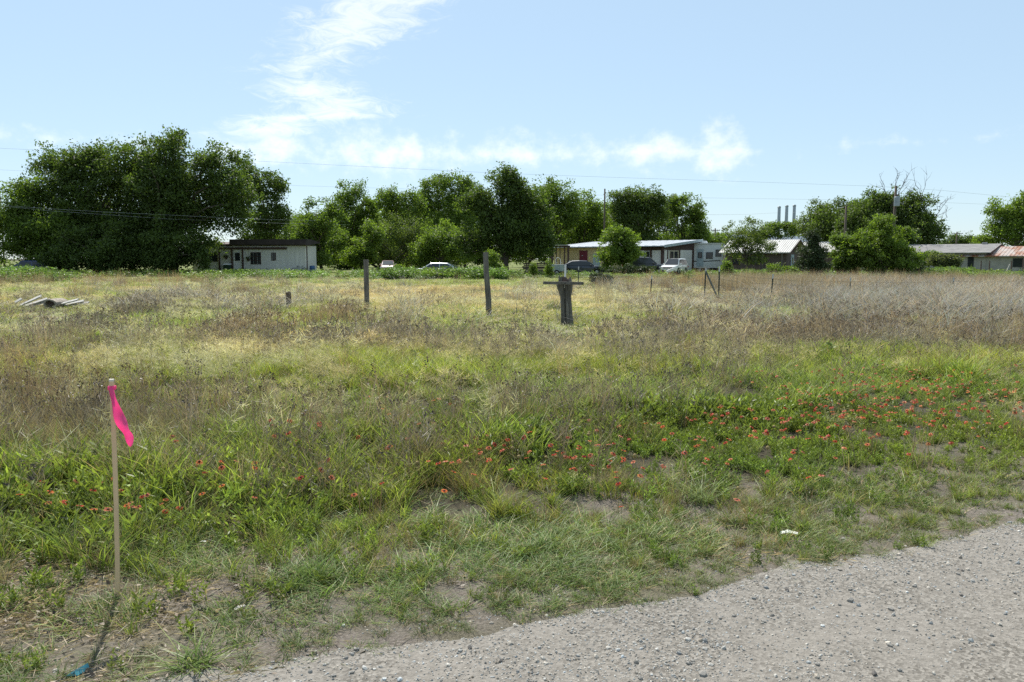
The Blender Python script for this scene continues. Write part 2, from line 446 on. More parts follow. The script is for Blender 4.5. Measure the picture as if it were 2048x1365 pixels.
# ------------------------------------------------------------------ scattered ground cover (grass, weeds, gravel)
HID = bpy.data.collections.new('scatter_shapes')      # shapes that the scatter below repeats; not part of the scene itself
def scatter(name, pts, rot, scl, tint, idx, shapes, label, cat):
    """One object: every row of pts gets one of the shapes, with its own turn, size and tint."""
    n = len(pts)
    me = bpy.data.meshes.new(name)
    me.vertices.add(n); me.vertices.foreach_set('co', np.asarray(pts, np.float32).ravel())
    for nm, ty, da, key in (('rot', 'FLOAT_VECTOR', rot, 'vector'), ('scl', 'FLOAT_VECTOR', scl, 'vector'), ('tint', 'FLOAT_VECTOR', tint, 'vector'), ('idx', 'INT', idx, 'value')):
        a = me.attributes.new(nm, ty, 'POINT')
        a.data.foreach_set(key, np.asarray(da, np.int32 if ty == 'INT' else np.float32).ravel())
    me.materials.append(shapes[0].materials[0])
    o = link(name, me); tag(o, label, cat, kind='stuff')
    nt = bpy.data.node_groups.new(name + '_scatter', 'GeometryNodeTree')
    nt.interface.new_socket('Geometry', in_out='INPUT', socket_type='NodeSocketGeometry')
    nt.interface.new_socket('Geometry', in_out='OUTPUT', socket_type='NodeSocketGeometry')
    N, L = nt.nodes.new, nt.links.new
    gi, go = N('NodeGroupInput'), N('NodeGroupOutput')
    ip = N('GeometryNodeInstanceOnPoints')
    L(gi.outputs[0], ip.inputs['Points'])
    join = N('GeometryNodeJoinGeometry')
    for k in range(len(shapes) - 1, -1, -1):
        so = bpy.data.objects.new('shape_%s_%d' % (name, k), shapes[k]); HID.objects.link(so)
        oi = N('GeometryNodeObjectInfo'); oi.inputs['Object'].default_value = so; oi.inputs['As Instance'].default_value = False
        gt = N('GeometryNodeGeometryToInstance'); L(oi.outputs['Geometry'], gt.inputs[0]); L(gt.outputs[0], join.inputs[0])
    L(join.outputs[0], ip.inputs['Instance']); ip.inputs['Pick Instance'].default_value = True
    def attr(nm, ty):
        a = N('GeometryNodeInputNamedAttribute'); a.data_type = ty; a.inputs['Name'].default_value = nm; return a.outputs['Attribute']
    L(attr('idx', 'INT'), ip.inputs['Instance Index'])
    L(attr('rot', 'FLOAT_VECTOR'), ip.inputs['Rotation'])
    L(attr('scl', 'FLOAT_VECTOR'), ip.inputs['Scale'])
    L(ip.outputs[0], go.inputs[0])
    md = o.modifiers.new('scatter', 'NODES'); md.node_group = nt
    return o

def strips(P, wid, C0, C1, side):
    """P: (n, k, 3) points along n blades, wid: (n, k) widths, colours root and tip, side: (n, 3) blade width direction."""
    n, k, _ = P.shape
    V = np.stack([P - side[:, None] * wid[..., None] / 2, P + side[:, None] * wid[..., None] / 2], 2)      # n,k,2,3
    base = np.arange(n)[:, None] * (2 * k) + np.arange(k - 1)[None] * 2
    Fq = np.stack([base, base + 1, base + 3, base + 2], -1).reshape(-1, 4)
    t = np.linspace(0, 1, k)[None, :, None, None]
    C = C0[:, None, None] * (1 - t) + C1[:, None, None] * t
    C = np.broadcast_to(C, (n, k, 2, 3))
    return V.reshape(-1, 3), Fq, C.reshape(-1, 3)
def blades(rng, n, r, h0, h1, w, lean, curve, c0, c1, k=4, cvar=0.22, root=None, wtip=0.12):
    a = rng.random(n) * 2 * np.pi
    rr = r * np.sqrt(rng.random(n)); th = rng.random(n) * 2 * np.pi
    base = np.stack([rr * np.cos(th), rr * np.sin(th), np.full(n, -0.015)], 1) if root is None else root
    h = h0 + (h1 - h0) * rng.random(n)
    ln = np.abs(rng.normal(0, lean, n)) + 0.02; cv = curve * (0.5 + rng.random(n))
    t = np.linspace(0, 1, k)
    out = np.stack([np.cos(a), np.sin(a), np.zeros(n)], 1)
    hor = (ln[:, None] * t + cv[:, None] * t ** 2.2) * h[:, None]
    up = (t - 0.35 * (cv[:, None] * t ** 2.4)) * h[:, None]
    P = base[:, None] + out[:, None] * hor[..., None]; P[..., 2] += up
    wd = w * (0.7 + 0.6 * rng.random(n))[:, None] * (1 - (1 - wtip) * t[None] ** 1.5)
    sa = a + np.pi / 2 + rng.normal(0, 0.7, n)
    side = np.stack([np.cos(sa), np.sin(sa), rng.normal(0, 0.2, n)], 1)
    v = 1 + rng.normal(0, cvar, (n, 1)); hue = rng.normal(0, cvar * 0.35, (n, 1))
    C0 = np.clip(np.array(c0)[None] * v * np.concatenate([1 + hue, np.ones((n, 1)), 1 - hue], 1), 0.005, 0.9)  # root tones run darker than tips, painting in shade low in the clump
    C1 = np.clip(np.array(c1)[None] * v * np.concatenate([1 + hue, np.ones((n, 1)), 1 - hue], 1), 0.005, 0.9)
    return strips(P, wd, C0, C1, side), P
def leaves(rng, pos, dirn, ln, wd, col, cvar=0.2):
    """Diamond leaves at pos pointing along dirn."""
    n = len(pos)
    d = dirn / np.linalg.norm(dirn, axis=1, keepdims=True)
    s = np.cross(d, rng.normal(0, 1, (n, 3))); s /= np.linalg.norm(s, axis=1, keepdims=True) + 1e-9
    L_ = (ln * (0.6 + 0.8 * rng.random(n)))[:, None]; w_ = (wd * (0.7 + 0.6 * rng.random(n)))[:, None]
    V = np.stack([pos, pos + d * L_ * 0.45 + s * w_ / 2, pos + d * L_, pos + d * L_ * 0.45 - s * w_ / 2], 1).reshape(-1, 3)
    Fq = np.arange(4 * n).reshape(-1, 4)
    v = 1 + rng.normal(0, cvar, (n, 1))
    C = np.clip(np.array(col)[None] * v, 0.004, 0.9)
    return V, Fq, np.repeat(C, 4, 0)
def merge(parts):
    Vs, Fs, Cs, k = [], [], [], 0
    for V, Fq, C in parts:
        Vs.append(V); Fs.append(Fq + k); Cs.append(C); k += len(V)
    return np.concatenate(Vs), np.concatenate(Fs), np.concatenate(Cs)
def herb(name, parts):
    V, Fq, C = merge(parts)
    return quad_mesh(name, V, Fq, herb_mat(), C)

STRAW0, STRAW1 = (0.27, 0.20, 0.10), (0.46, 0.37, 0.20)
def sp_turf(rng, far):
    n, r, w = (34, 0.07, 0.0054) if not far else (60, 0.42, 0.012)
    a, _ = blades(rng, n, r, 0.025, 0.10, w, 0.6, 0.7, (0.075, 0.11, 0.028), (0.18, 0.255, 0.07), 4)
    b, _ = blades(rng, n // 3, r, 0.02, 0.08, w * 0.8, 1.2, 0.8, STRAW0, STRAW1, 3)
    return [a, b]
def sp_green(rng, far):
    n, r, w = (26, 0.065, 0.0080) if not far else (44, 0.30, 0.014)
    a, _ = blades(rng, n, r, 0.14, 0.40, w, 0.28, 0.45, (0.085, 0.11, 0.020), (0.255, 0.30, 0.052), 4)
    b, _ = blades(rng, n // 4, r, 0.10, 0.34, w * 0.7, 0.4, 0.5, STRAW0, STRAW1, 3)
    return [a, b]
def sp_dry(rng, far):
    n, r, w = (34, 0.08, 0.003) if not far else (50, 0.36, 0.0075)
    a, _ = blades(rng, n, r, 0.18, 0.46, w, 0.25, 0.4, (0.15, 0.115, 0.066), (0.31, 0.25, 0.15), 3)
    b, _ = blades(rng, n // 4, r, 0.12, 0.3, w * 1.3, 0.35, 0.4, (0.10, 0.12, 0.025), (0.26, 0.27, 0.07), 3)
    return [a, b]
def sp_feather(rng, far):
    n, r, w = (9, 0.10, 0.0022) if not far else (16, 0.36, 0.005)
    a, P = blades(rng, n, r, 0.30, 0.52, w, 0.22, 0.3, (0.20, 0.20, 0.07), (0.40, 0.345, 0.19), 4)
    m = 15
    tip = np.repeat(P[:, -1] * 0.65 + P[:, -2] * 0.35, m, 0) + rng.normal(0, 0.02 if not far else 0.03, (n * m, 3))
    d = rng.normal(0, 1, (n * m, 3)); d[:, 2] = np.abs(d[:, 2]) * 0.8 + 0.2
    l = leaves(rng, tip, d, 0.085 if not far else 0.12, 0.0028 if not far else 0.007, (0.44, 0.385, 0.235), 0.15)
    b, _ = blades(rng, n * 2, r, 0.12, 0.34, w * 2, 0.3, 0.5, (0.12, 0.135, 0.03), (0.33, 0.33, 0.10), 3)
    return [a, l, b]
def sp_forb(rng, far):
    """Dead wildflower stalks with dark seed heads."""
    n, r, w = (5, 0.07, 0.0045) if not far else (13, 0.36, 0.010)
    a, P = blades(rng, n, r, 0.28, 0.56, w, 0.12, 0.12, (0.13, 0.10, 0.08), (0.19, 0.15, 0.125), 4, wtip=0.6)
    m = 6
    nod = np.repeat(P[:, 2], m, 0) + rng.normal(0, 0.03, (n * m, 3))
    d = rng.normal(0, 0.8, (n * m, 3)); d[:, 2] = np.abs(d[:, 2]) + 0.5
    tw = leaves(rng, nod, d, 0.13, 0.004 if not far else 0.009, (0.20, 0.16, 0.13))
    heads = np.repeat(P[:, -1], 6, 0) + rng.normal(0, 0.011, (n * 6, 3))
    hd = leaves(rng, heads, rng.normal(0, 1, (n * 6, 3)), 0.020 if not far else 0.030, 0.012 if not far else 0.018, (0.085, 0.065, 0.055))
    b, _ = blades(rng, n * 3, r * 1.5, 0.1, 0.32, w * 1.1, 0.35, 0.4, (0.17, 0.15, 0.07), (0.34, 0.31, 0.15), 3)
    return [a, tw, hd, b]
def sp_grey(rng, far):
    """Last year's bleached bunch grass, arching over."""
    n, r, w = (60, 0.14, 0.004) if not far else (85, 0.30, 0.0085)
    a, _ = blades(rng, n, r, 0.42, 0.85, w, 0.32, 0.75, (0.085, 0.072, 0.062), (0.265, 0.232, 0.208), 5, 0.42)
    return [a]
def sp_rust(rng, far):
    """Upright reddish brown bluestem."""
    n, r, w = (40, 0.10, 0.0032) if not far else (60, 0.30, 0.0075)
    a, _ = blades(rng, n, r, 0.45, 0.85, w, 0.10, 0.12, (0.15, 0.105, 0.075), (0.29, 0.22, 0.155), 4, 0.25)
    return [a]
def sp_weed(rng, far):
    """Leafy green wildflower foliage."""
    n, r = (9, 0.085) if not far else (16, 0.34)
    a, P = blades(rng, n, r, 0.12, 0.30, 0.004 if not far else 0.008, 0.3, 0.2, (0.09, 0.11, 0.03), (0.16, 0.22, 0.05), 4, wtip=0.6)
    m = 11
    t = rng.random((n, m, 1)); t0 = np.clip((t * 3).astype(int), 0, 2)
    seg = np.take_along_axis(P, np.repeat(t0, 3, 2), 1) * (1 - (t * 3 - t0)) + np.take_along_axis(P, np.repeat(t0 + 1, 3, 2), 1) * (t * 3 - t0)
    d = rng.normal(0, 1, (n * m, 3)); d[:, 2] = np.abs(d[:, 2]) * 0.9 + 0.25
    l = leaves(rng, seg.reshape(-1, 3), d, 0.056 if not far else 0.09, 0.0165 if not far else 0.030, (0.15, 0.205, 0.038), 0.3)
    return [a, l]
def sp_tall(rng, far):
    """Waist-high broad-leaved weeds along the yard edge."""
    n, r = 10, 0.4
    a, P = blades(rng, n, r, 0.5, 1.15, 0.014, 0.15, 0.15, (0.08, 0.10, 0.03), (0.15, 0.21, 0.05), 4, wtip=0.6)
    m = 16
    t = rng.random((n, m, 1)); t0 = np.clip((t * 3).astype(int), 0, 2)
    seg = np.take_along_axis(P, np.repeat(t0, 3, 2), 1) * (1 - (t * 3 - t0)) + np.take_along_axis(P, np.repeat(t0 + 1, 3, 2), 1) * (t * 3 - t0)
    d = rng.normal(0, 1, (n * m, 3)); d[:, 2] = np.abs(d[:, 2]) * 0.6
    l = leaves(rng, seg.reshape(-1, 3), d, 0.17, 0.08, (0.13, 0.20, 0.04), 0.28)
    return [a, l]
def sp_litter(rng, far):
    """Fallen straw and dead leaves lying on the soil."""
    n = 22
    pos = np.stack([rng.normal(0, 0.08, n), rng.normal(0, 0.08, n), 0.004 + 0.014 * rng.random(n)], 1)
    d = rng.normal(0, 1, (n, 3)); d[:, 2] *= 0.12
    a = leaves(rng, pos, d, 0.075, 0.004, (0.30, 0.262, 0.20), 0.35)
    k = 5
    pos = np.stack([rng.normal(0, 0.09, k), rng.normal(0, 0.09, k), 0.006 + 0.01 * rng.random(k)], 1)
    d = rng.normal(0, 1, (k, 3)); d[:, 2] *= 0.2
    b = leaves(rng, pos, d, 0.03, 0.014, (0.25, 0.21, 0.165), 0.4)
    return [a, b]
SPECIES = [('turf', sp_turf, 'short green verge grass with straw bits beside the gravel road', 'grass'),
           ('green_grass', sp_green, 'yellow green meadow grass growing through the field', 'grass'),
           ('dry_grass', sp_dry, 'fine tan dry grass across the field', 'grass'),
           ('feather_grass', sp_feather, 'pale airy seed heads of feathery grass in the field', 'grass'),
           ('dead_wildflowers', sp_forb, 'dark dead wildflower stalks with seed heads standing in the field', 'weeds'),
           ('bleached_grass', sp_grey, 'bleached grey bunch grass arching over on the far field', 'grass'),
           ('rusty_grass', sp_rust, 'upright reddish brown grass along the wire fence', 'grass'),
           ('leafy_weeds', sp_weed, 'leafy green wildflower foliage below the red flowers', 'weeds'),
           ('tall_weeds', sp_tall, 'tall broad leaved green weeds at the yard edge', 'weeds'),
           ('straw_litter', sp_litter, 'fallen straw and dead leaves lying on bare soil', 'litter')]
SI = {s[0]: i for i, s in enumerate(SPECIES)}
TURF, GREEN, DRY, FEATH, FORB, GREY, RUST, WEED, TALL, LIT = range(10)

# where each plant grows, read off the photograph: by row (photograph y -> shares) ...
ROWS = np.array([545, 556, 566, 585, 605, 640, 690, 740, 800, 850, 920, 1000, 1060, 1150, 1260, 1365])
#        turf green dry feath forb grey rust weed tall lit
SH = np.array([
    [.40, .20, .10, .00, .00, .02, .05, .10, .30, .0],     # 545
    [.10, .35, .20, .05, .03, .03, .10, .15, .16, .0],     # 556
    [.00, .25, .45, .20, .06, .04, .14, .06, .01, .0],     # 566
    [.00, .20, .40, .45, .10, .06, .06, .02, .00, .0],     # 585
    [.00, .22, .34, .48, .22, .08, .04, .02, .00, .0],     # 605
    [.00, .36, .28, .28, .36, .08, .02, .03, .00, .0],     # 640
    [.00, .46, .22, .26, .32, .06, .02, .04, .00, .0],     # 690
    [.02, .58, .16, .30, .16, .02, .02, .08, .00, .0],     # 740
    [.05, .60, .16, .30, .10, .02, .02, .14, .00, .02],    # 800
    [.08, .44, .20, .16, .10, .02, .02, .34, .00, .05],    # 850
    [.14, .30, .20, .06, .08, .01, .01, .50, .00, .12],    # 920
    [.32, .28, .20, .02, .06, .00, .00, .42, .00, .24],    # 1000
    [.62, .20, .14, .00, .03, .00, .00, .24, .00, .34],    # 1060
    [.90, .07, .07, .00, .01, .00, .00, .07, .00, .44],    # 1150
    [1.0, .02, .03, .00, .00, .00, .00, .02, .00, .44],    # 1260
    [1.0, .02, .02, .00, .00, .00, .00, .02, .00, .50]])   # 1365
# ... and by patch: (x, y, half-width, half-height) in the photograph, then multipliers
SH[:, FORB] *= 0.36; SH[:6, FORB] *= .5; SH[5:9, FORB] *= 1.5; SH[:, WEED] *= 1.35; SH[:, GREEN] *= 4.0; SH[:, GREY] *= 0.35; SH[7:, GREY] = 0; SH[5:10, DRY] *= 0.65; SH[9:13, GREEN] *= 0.5; SH[9:13, DRY] *= 1.7; SH[9:12, FORB] *= 2.2; SH[:, FEATH] *= 0.26; SH[:6, DRY] *= 0.36; SH[:6, RUST] *= 0.16; SH[:6, GREY] *= 0.5; SH[2:6, GREEN] *= 1.5; SH[2:6, WEED] *= 2.5; SH[:, LIT] *= 0.35; SH[:, TALL] *= 0.12; SH[13:, GREEN] *= .4; SH[10:13, WEED] *= 1.3
PATCH = [((1800, 580, 420, 14), {RUST: 10, GREY: 14, GREEN: .5, FEATH: .3, TALL: .2, DRY: .7}),
         ((1780, 630, 330, 30), {GREY: 11, FEATH: .6, GREEN: .9, RUST: 1.2}),
         ((1950, 640, 160, 40), {GREY: 3}),
         ((1650, 690, 320, 45), {FORB: 2.2, DRY: 1.9, GREY: 2.5, GREEN: .6}),
         ((1480, 590, 130, 20), {RUST: 8, DRY: 1.3}),
         ((1450, 780, 180, 60), {DRY: 4.5, FORB: 2.5, GREEN: .45, FEATH: .5}),
         ((1350, 860, 130, 40), {DRY: 2.6, FORB: 3, GREEN: .45}),
         ((1750, 830, 420, 75), {WEED: 11, GREEN: .9, FEATH: .05, DRY: .35, FORB: .15, RUST: .1}), ((1400, 890, 200, 40), {WEED: 4}), ((150, 880, 220, 70), {WEED: .3, DRY: 2.2, FORB: 1.6}),
         ((1900, 960, 300, 70), {TURF: 5, GREEN: 1.6, FORB: .2, WEED: .7, DRY: .4, LIT: .3}),
         ((60, 790, 110, 45), {RUST: 9, DRY: 2.2, GREEN: .4, FEATH: .4}),
         ((150, 850, 160, 60), {DRY: 3, FORB: 3, GREEN: .4, FEATH: .4}),
         ((170, 660, 130, 30), {GREEN: 2.4, FEATH: .6}),
         ((110, 715, 110, 25), {WEED: 5, GREEN: 1.6, FEATH: .4}),
         ((350, 750, 280, 40), {FEATH: 4.5, FORB: .3}),
         ((200, 690, 120, 25), {FORB: 2.6, DRY: 2, GREEN: .5}),
         ((420, 620, 330, 24), {FORB: 2.6, GREY: 1.2}),
         ((640, 690, 230, 45), {FORB: 2.2}),
         ((850, 790, 330, 60), {GREEN: 2.0, FEATH: 1.5, FORB: .4, DRY: .5}),
         ((900, 870, 150, 25), {DRY: 3, FORB: 4, GREEN: .5}),
         ((960, 600, 360, 22), {FEATH: 5.5, FORB: .5}),
         ((500, 572, 420, 6), {RUST: 2.5, DRY: 1.4}),
         ((150, 590, 200, 14), {RUST: 2, GREEN: 1.6, DRY: 1.2}),
         ((1000, 570, 200, 9), {GREEN: 3.5, FEATH: .4}),
         ((40, 562, 70, 12), {TALL: 30, DRY: .4}),
         ((840, 556, 110, 7), {TALL: 30, TURF: .2, DRY: .3}),
         ((430, 553, 180, 4), {TALL: 20, WEED: 2}),
         ((690, 552, 90, 9), {TURF: 9, TALL: .05, RUST: .1, DRY: .2}),
         ((1880, 556, 70, 7), {TALL: 25}), ((1520, 556, 90, 7), {TALL: 20}), ((1300, 570, 300, 9), {GREEN: 2.0, WEED: 2}),
         ((140, 950, 120, 60), {GREEN: 1.8, WEED: 1.4}),
         ((330, 1010, 300, 50), {LIT: 2.0, TURF: .8}), ((250, 1250, 300, 90), {LIT: 1.8}),
         ((1030, 1000, 120, 40), {GREEN: 3.5})]
# spots where the plants stay low, round the pile and the stump
LOW = [(1422, 612, 26, 9), (1300, 602, 10, 8), (1541, 613, 10, 8), (105, 640, 70, 18), (1132, 682, 30, 26), (977, 668, 20, 24), (577, 640, 16, 16), (733, 634, 16, 16)]
# thin spots where soil shows (x, y, half-width, half-height, share removed)
BARE = [(200, 930, 60, 16, .6), (470, 985, 90, 18, .6), (660, 1000, 70, 16, .55), (60, 1040, 90, 22, .6), (850, 1010, 60, 14, .5), (1180, 1040, 90, 14, .5), (300, 880, 50, 14, .5), (700, 930, 60, 12, .5), (120, 1120, 110, 30, .7), (110, 1270, 190, 70, .90), (400, 1170, 250, 60, .80), (300, 1300, 200, 50, .6), (330, 1060, 170, 30, .5), (760, 1090, 180, 26, .62), (560, 1030, 120, 20, .4), (640, 1230, 80, 30, .45),
        (480, 1290, 160, 45, .5), (1540, 1105, 60, 22, .55), (1640, 1060, 130, 14, .35), (1280, 1010, 120, 14, .3), (280, 940, 70, 20, .4), (1000, 1130, 120, 30, .35)]

rng = np.random.default_rng(11)
cx, cy = [], []
for y0, y1, dens in ((2.6, 5.0, 560), (5.0, 8.0, 280), (8.0, 15.0, 120), (15.0, 32.0, 38), (32.0, 60.0, 15), (60.0, 98.0, 9)):
    hw1 = 0.66 * y1 + 2.5
    n = int(dens * 2 * hw1 * (y1 - y0))
    y = y0 + (y1 - y0) * rng.random(n); x = (rng.random(n) * 2 - 1) * hw1
    k = np.abs(x) < 0.66 * y + 2.5
    cx.append(x[k]); cy.append(y[k])
cx, cy = np.concatenate(cx), np.concatenate(cy)
ed = edge_dist(cx, cy)
k = ed > -0.25
cx, cy, ed = cx[k], cy[k], ed[k]
u, v = project(cx, cy, np.zeros_like(cx))
wts = np.stack([np.interp(v, ROWS, SH[:, j]) for j in range(10)], 1)
for (px_, py_, rx_, ry_), mul in PATCH:
    g_ = np.exp(-0.5 * (((u - px_) / rx_) ** 2 + ((v - py_) / ry_) ** 2) * 1.6)
    for j, q in mul.items(): wts[:, j] *= 1 + (q - 1) * g_
# drifts: each plant gathers in its own patches
for j in range(10):
    s = 0.9 if j != GREY else 0.6
    s = s * np.interp(np.median(cy), [0, 1], [1, 1])
    f1 = np.where(cy < 16, fbm(cx, cy, s, 20 + 3 * j, 3), fbm(cx, cy * .5, 0.33, 25 + 3 * j, 3)) - 0.5; f2 = fbm(cx, cy, 3.2, 60 + 3 * j, 2) - 0.5
    wts[:, j] *= np.exp(np.clip(f1 * (2.5 if j in (WEED, GREEN) else 3.4) + f2 * 3.0, -3, 3))
wts[:, LIT] *= np.where(u > 650, .15, .6)
wts[:, WEED] *= np.where(u < 650, .6, 1)
wts[:, GREEN] *= np.interp(cy, [8, 11, 14, 18, 60], [1, .72, .78, 1.5, 1.5])
for j in (FORB, DRY): wts[:, j] *= np.interp(cy, [6, 10, 13, 18], [1, 1.25, 1.0, .46])
wts[:, TURF] *= np.where((u > 1150) & (v > 950), 1.6, 1)
near_road = np.clip((ed + 0.25) / 0.9, 0, 1)
for j in (GREEN, DRY, FEATH, FORB, GREY, RUST, WEED): wts[:, j] *= near_road ** 1.5
tot = wts.sum(1)
cum = np.cumsum(wts / tot[:, None], 1)
spc = (rng.random(len(cx))[:, None] > cum).sum(1)
keep = np.ones(len(cx))
for px_, py_, rx_, ry_, q in BARE:
    keep *= 1 - q * np.exp(-0.5 * (((u - px_) / rx_) ** 2 + ((v - py_) / ry_) ** 2) * 1.3) * np.where(spc == LIT, 0.0, 1.0)
patchy = fbm(cx, cy, 2.2, 77, 3)
thick = np.clip((u - 500) / 900, 0, 1)                             # the verge is fuller towards the right
keep *= np.where((spc == TURF) & (cy < 8), np.clip((patchy - 0.24) * 5, 0.25 + .55 * thick, 1) * np.clip((fbm(cx, cy, 6.0, 71, 2) - 0.34 + .08 * thick) * 9, 0.12 + .4 * thick, 1), 1)
keep *= np.where(spc == TURF, np.clip((ed + 0.18) / 0.40, 0, 1) ** 1.3, 1)
keep *= np.where((spc == GREEN) & (cy < 8), 0.75 * np.clip((fbm(cx, cy, 4.2, 73, 2) - 0.34) * 6, 0.1, 1), 1)
keep *= np.where((spc != LIT) & (spc != TURF) & (cy < 11), np.clip((fbm(cx, cy, 3.4, 75, 2) - 0.33) * 8, 0.10, 1), 1)
ok = rng.random(len(cx)) < keep
cx, cy, ed, u, v, spc = cx[ok], cy[ok], ed[ok], u[ok], v[ok], spc[ok]
# waist-high weeds left standing along the yards and round the parked cars: (x from, x to, near, far, how many, height share)
extra = []
for x0_, x1_, d0_, d1_, n_, h_ in ((770, 1010, 61.5, 68.3, 700, .74), (-40, 95, 57, 66, 420, .72), (200, 620, 78, 84.5, 340, .22), (620, 780, 62, 70, 100, .20), (1825, 1940, 61, 70, 420, .7), (1440, 1600, 57, 64, 420, .6), (1000, 1330, 66, 76, 260, .30), (1940, 2120, 62, 72, 300, .5)):
    d_ = d0_ + (d1_ - d0_) * rng.random(n_); q_ = x0_ + (x1_ - x0_) * rng.random(n_)
    e_ = np.clip(4 * rng.random(n_), .3, 1)
    extra.append(np.stack([(q_ - W / 2) / F * d_ * CP, d_, np.full(n_, h_) * e_ * (.6 + .8 * fbm(q_ * .02, d_ * .3, 1.0, 3))], 1))
extra = np.concatenate(extra); xs_ = np.full(len(cx), np.nan)
cx = np.concatenate([cx, extra[:, 0]]); cy = np.concatenate([cy, extra[:, 1]]); spc = np.concatenate([spc, np.full(len(extra), TALL)]); ed = np.concatenate([ed, np.full(len(extra), 50.)])
xs_ = np.concatenate([xs_, extra[:, 2]]); u, v = project(cx, cy, np.zeros_like(cx))
cz = height(cx, cy)
for j, (nm, fn, lab, cat) in enumerate(SPECIES):
    srng = np.random.default_rng(100 + j)
    shapes = [herb('%s_%d' % (nm, q), fn(srng, q >= 4)) for q in range(8)]
    s = np.where(spc == j)[0]; n = len(s)
    if not n: continue
    far = cy[s] + srng.normal(0, 1.3, n) > 15
    idx = srng.integers(0, 4, n) + np.where(far, 4, 0)
    rot = np.stack([srng.normal(0, 0.06, n), srng.normal(0, 0.06, n), srng.random(n) * 6.283], 1)
    sc = 0.75 + 0.5 * srng.random(n)
    if j == TURF: sc = np.clip(np.exp(srng.normal(0, 0.30, n)) * (0.5 + 0.8 * fbm(cx[s], cy[s], 2.5, 81, 2)), .35, 1.35) * np.clip(0.52 + ed[s] / 1.6, 0.52, 1.0)
    # plants close to the road are kept short by traffic and mowing
    edge_short = np.clip(0.30 + ed[s] / 3.6, 0.30, 1.0)
    if j in (GREEN, DRY, FORB, WEED, FEATH): sc = sc * edge_short
    if j in (GREEN, WEED, DRY): sc = sc * np.clip(0.75 + (fbm(cx[s], cy[s], 0.8, 40) - 0.5) * 1.6, 0.45, 1.3)
    # knee-high close to the verge, lower over the open field, mown towards the yards
    low = np.interp(cy[s], [7, 12, 20, 45, 62, 75], [1.0, 0.8, 0.66, 0.62, 0.42, 0.34])
    if j in (GREY, RUST): low = np.interp(cy[s], [10, 18, 50, 62, 75], [0.7, 1.1, 1.15, 0.6, 0.4])
    if j == FORB: low = np.maximum(low, np.interp(cy[s], [7, 20, 45, 60], [1, .95, .85, .4]))
    if j == GREEN: low = np.interp(cy[s], [7, 12, 20, 45, 62, 75], [1.0, 0.95, 0.88, 0.80, 0.5, 0.36])
    if j == TALL: low = np.interp(cy[s], [50, 60, 90], [0.8, 0.62, 0.40])
    if j == TALL: low = np.where(np.isnan(xs_[s]), low, np.nan_to_num(xs_[s]))
    for px_, py_, rx_, ry_ in LOW: low = low * (1 - .82 * np.exp(-0.5 * (((u[s] - px_) / rx_) ** 2 + ((v[s] - py_) / ry_) ** 2)))
    scl = np.stack([sc, sc, sc * low * (0.85 + 0.3 * srng.random(n))], 1)
    b = ((0.66 if j != GREEN else 0.80) + np.where(cy[s] > 10, .17, 0.03)) + 0.8 * fbm(cx[s], cy[s], 0.5, 50 + j, 4) ; b *= np.clip(1 + srng.normal(0, 0.20, n), .5, 1.6)
    h_ = np.clip((fbm(cx[s], cy[s], 0.3, 90 + j, 3) - 0.5) * 0.5, -.04, .2)
    tint = np.clip(np.stack([b * (1 + h_), b, b * (1 - h_)], 1), 0.2, 1.8)
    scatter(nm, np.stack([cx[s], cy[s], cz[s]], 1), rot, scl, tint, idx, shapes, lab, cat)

# ---- gravel on the road and spilling over its edge
def stone_shape(rng, q):
    import bmesh
    bm = bmesh.new(); bmesh.ops.create_icosphere(bm, subdivisions=1, radius=1.0)
    s = Vector((1.0, 0.6 + 0.35 * rng.random(), 0.45 + 0.35 * rng.random()))
    for vtx in bm.verts:
        vtx.co *= 0.78 + 0.4 * rng.random(); vtx.co = Vector((vtx.co.x * s.x, vtx.co.y * s.y, vtx.co.z * s.z))
    me = bpy.data.meshes.new('stone_%d' % q); bm.to_mesh(me); bm.free(); me.materials.append(stone_mat()); return me
def stone_mat():
    if 'stone' in MATS: return MATS['stone']
    m, nt, N, L = _nodes('stone')
    out = N('ShaderNodeOutputMaterial'); p = N('ShaderNodeBsdfPrincipled'); L(p.outputs[0], out.inputs[0])
    t = N('ShaderNodeAttribute'); t.attribute_type = 'INSTANCER'; t.attribute_name = 'tint'
    tc = N('ShaderNodeTexCoord'); n = N('ShaderNodeTexNoise'); L(tc.outputs['Object'], n.inputs['Vector']); n.inputs['Scale'].default_value = 2.5
    r = N('ShaderNodeMapRange'); L(n.outputs[0], r.inputs[0]); r.inputs[3].default_value = 0.75; r.inputs[4].default_value = 1.2
    mx = N('ShaderNodeVectorMath'); mx.operation = 'SCALE'; L(t.outputs['Vector'], mx.inputs[0]); L(r.outputs[0], mx.inputs['Scale'])
    L(mx.outputs[0], p.inputs['Base Color']); p.inputs['Roughness'].default_value = 0.85; p.inputs['Specular IOR Level'].default_value = 0.25
    MATS['stone'] = m
    return m
rng = np.random.default_rng(21)
n = 330000
gy = 2.4 + 6.8 * rng.random(n) ** 1.25; gx = -3.2 + 10.5 * rng.random(n)
ge = edge_dist(gx, gy)
pile = fbm(gx, gy, 1.7, 33, 3)
p_ = np.where(ge < 0, 0.28 + 0.5 * np.exp(ge / 0.35) + np.clip((pile - 0.48) * 4, 0, .8), np.exp(-ge / 0.16) * 0.5 + .05 * (ge < 2.5))
rut = np.exp(-((ge + 1.15) / .30) ** 2) + np.exp(-((ge + 2.75) / .32) ** 2)                 # packed wheel tracks
p_ = p_ * (1 - .72 * np.clip(rut + (fbm(gx, gy, 1.2, 88, 2) - .5) * .8, 0, 1))
k = (rng.random(n) < np.clip(p_, 0, 1)) & (np.abs(gx) < 0.66 * gy + 1.2) & (ge > -6)
gx, gy, ge = gx[k], gy[k], ge[k]; n = len(gx)
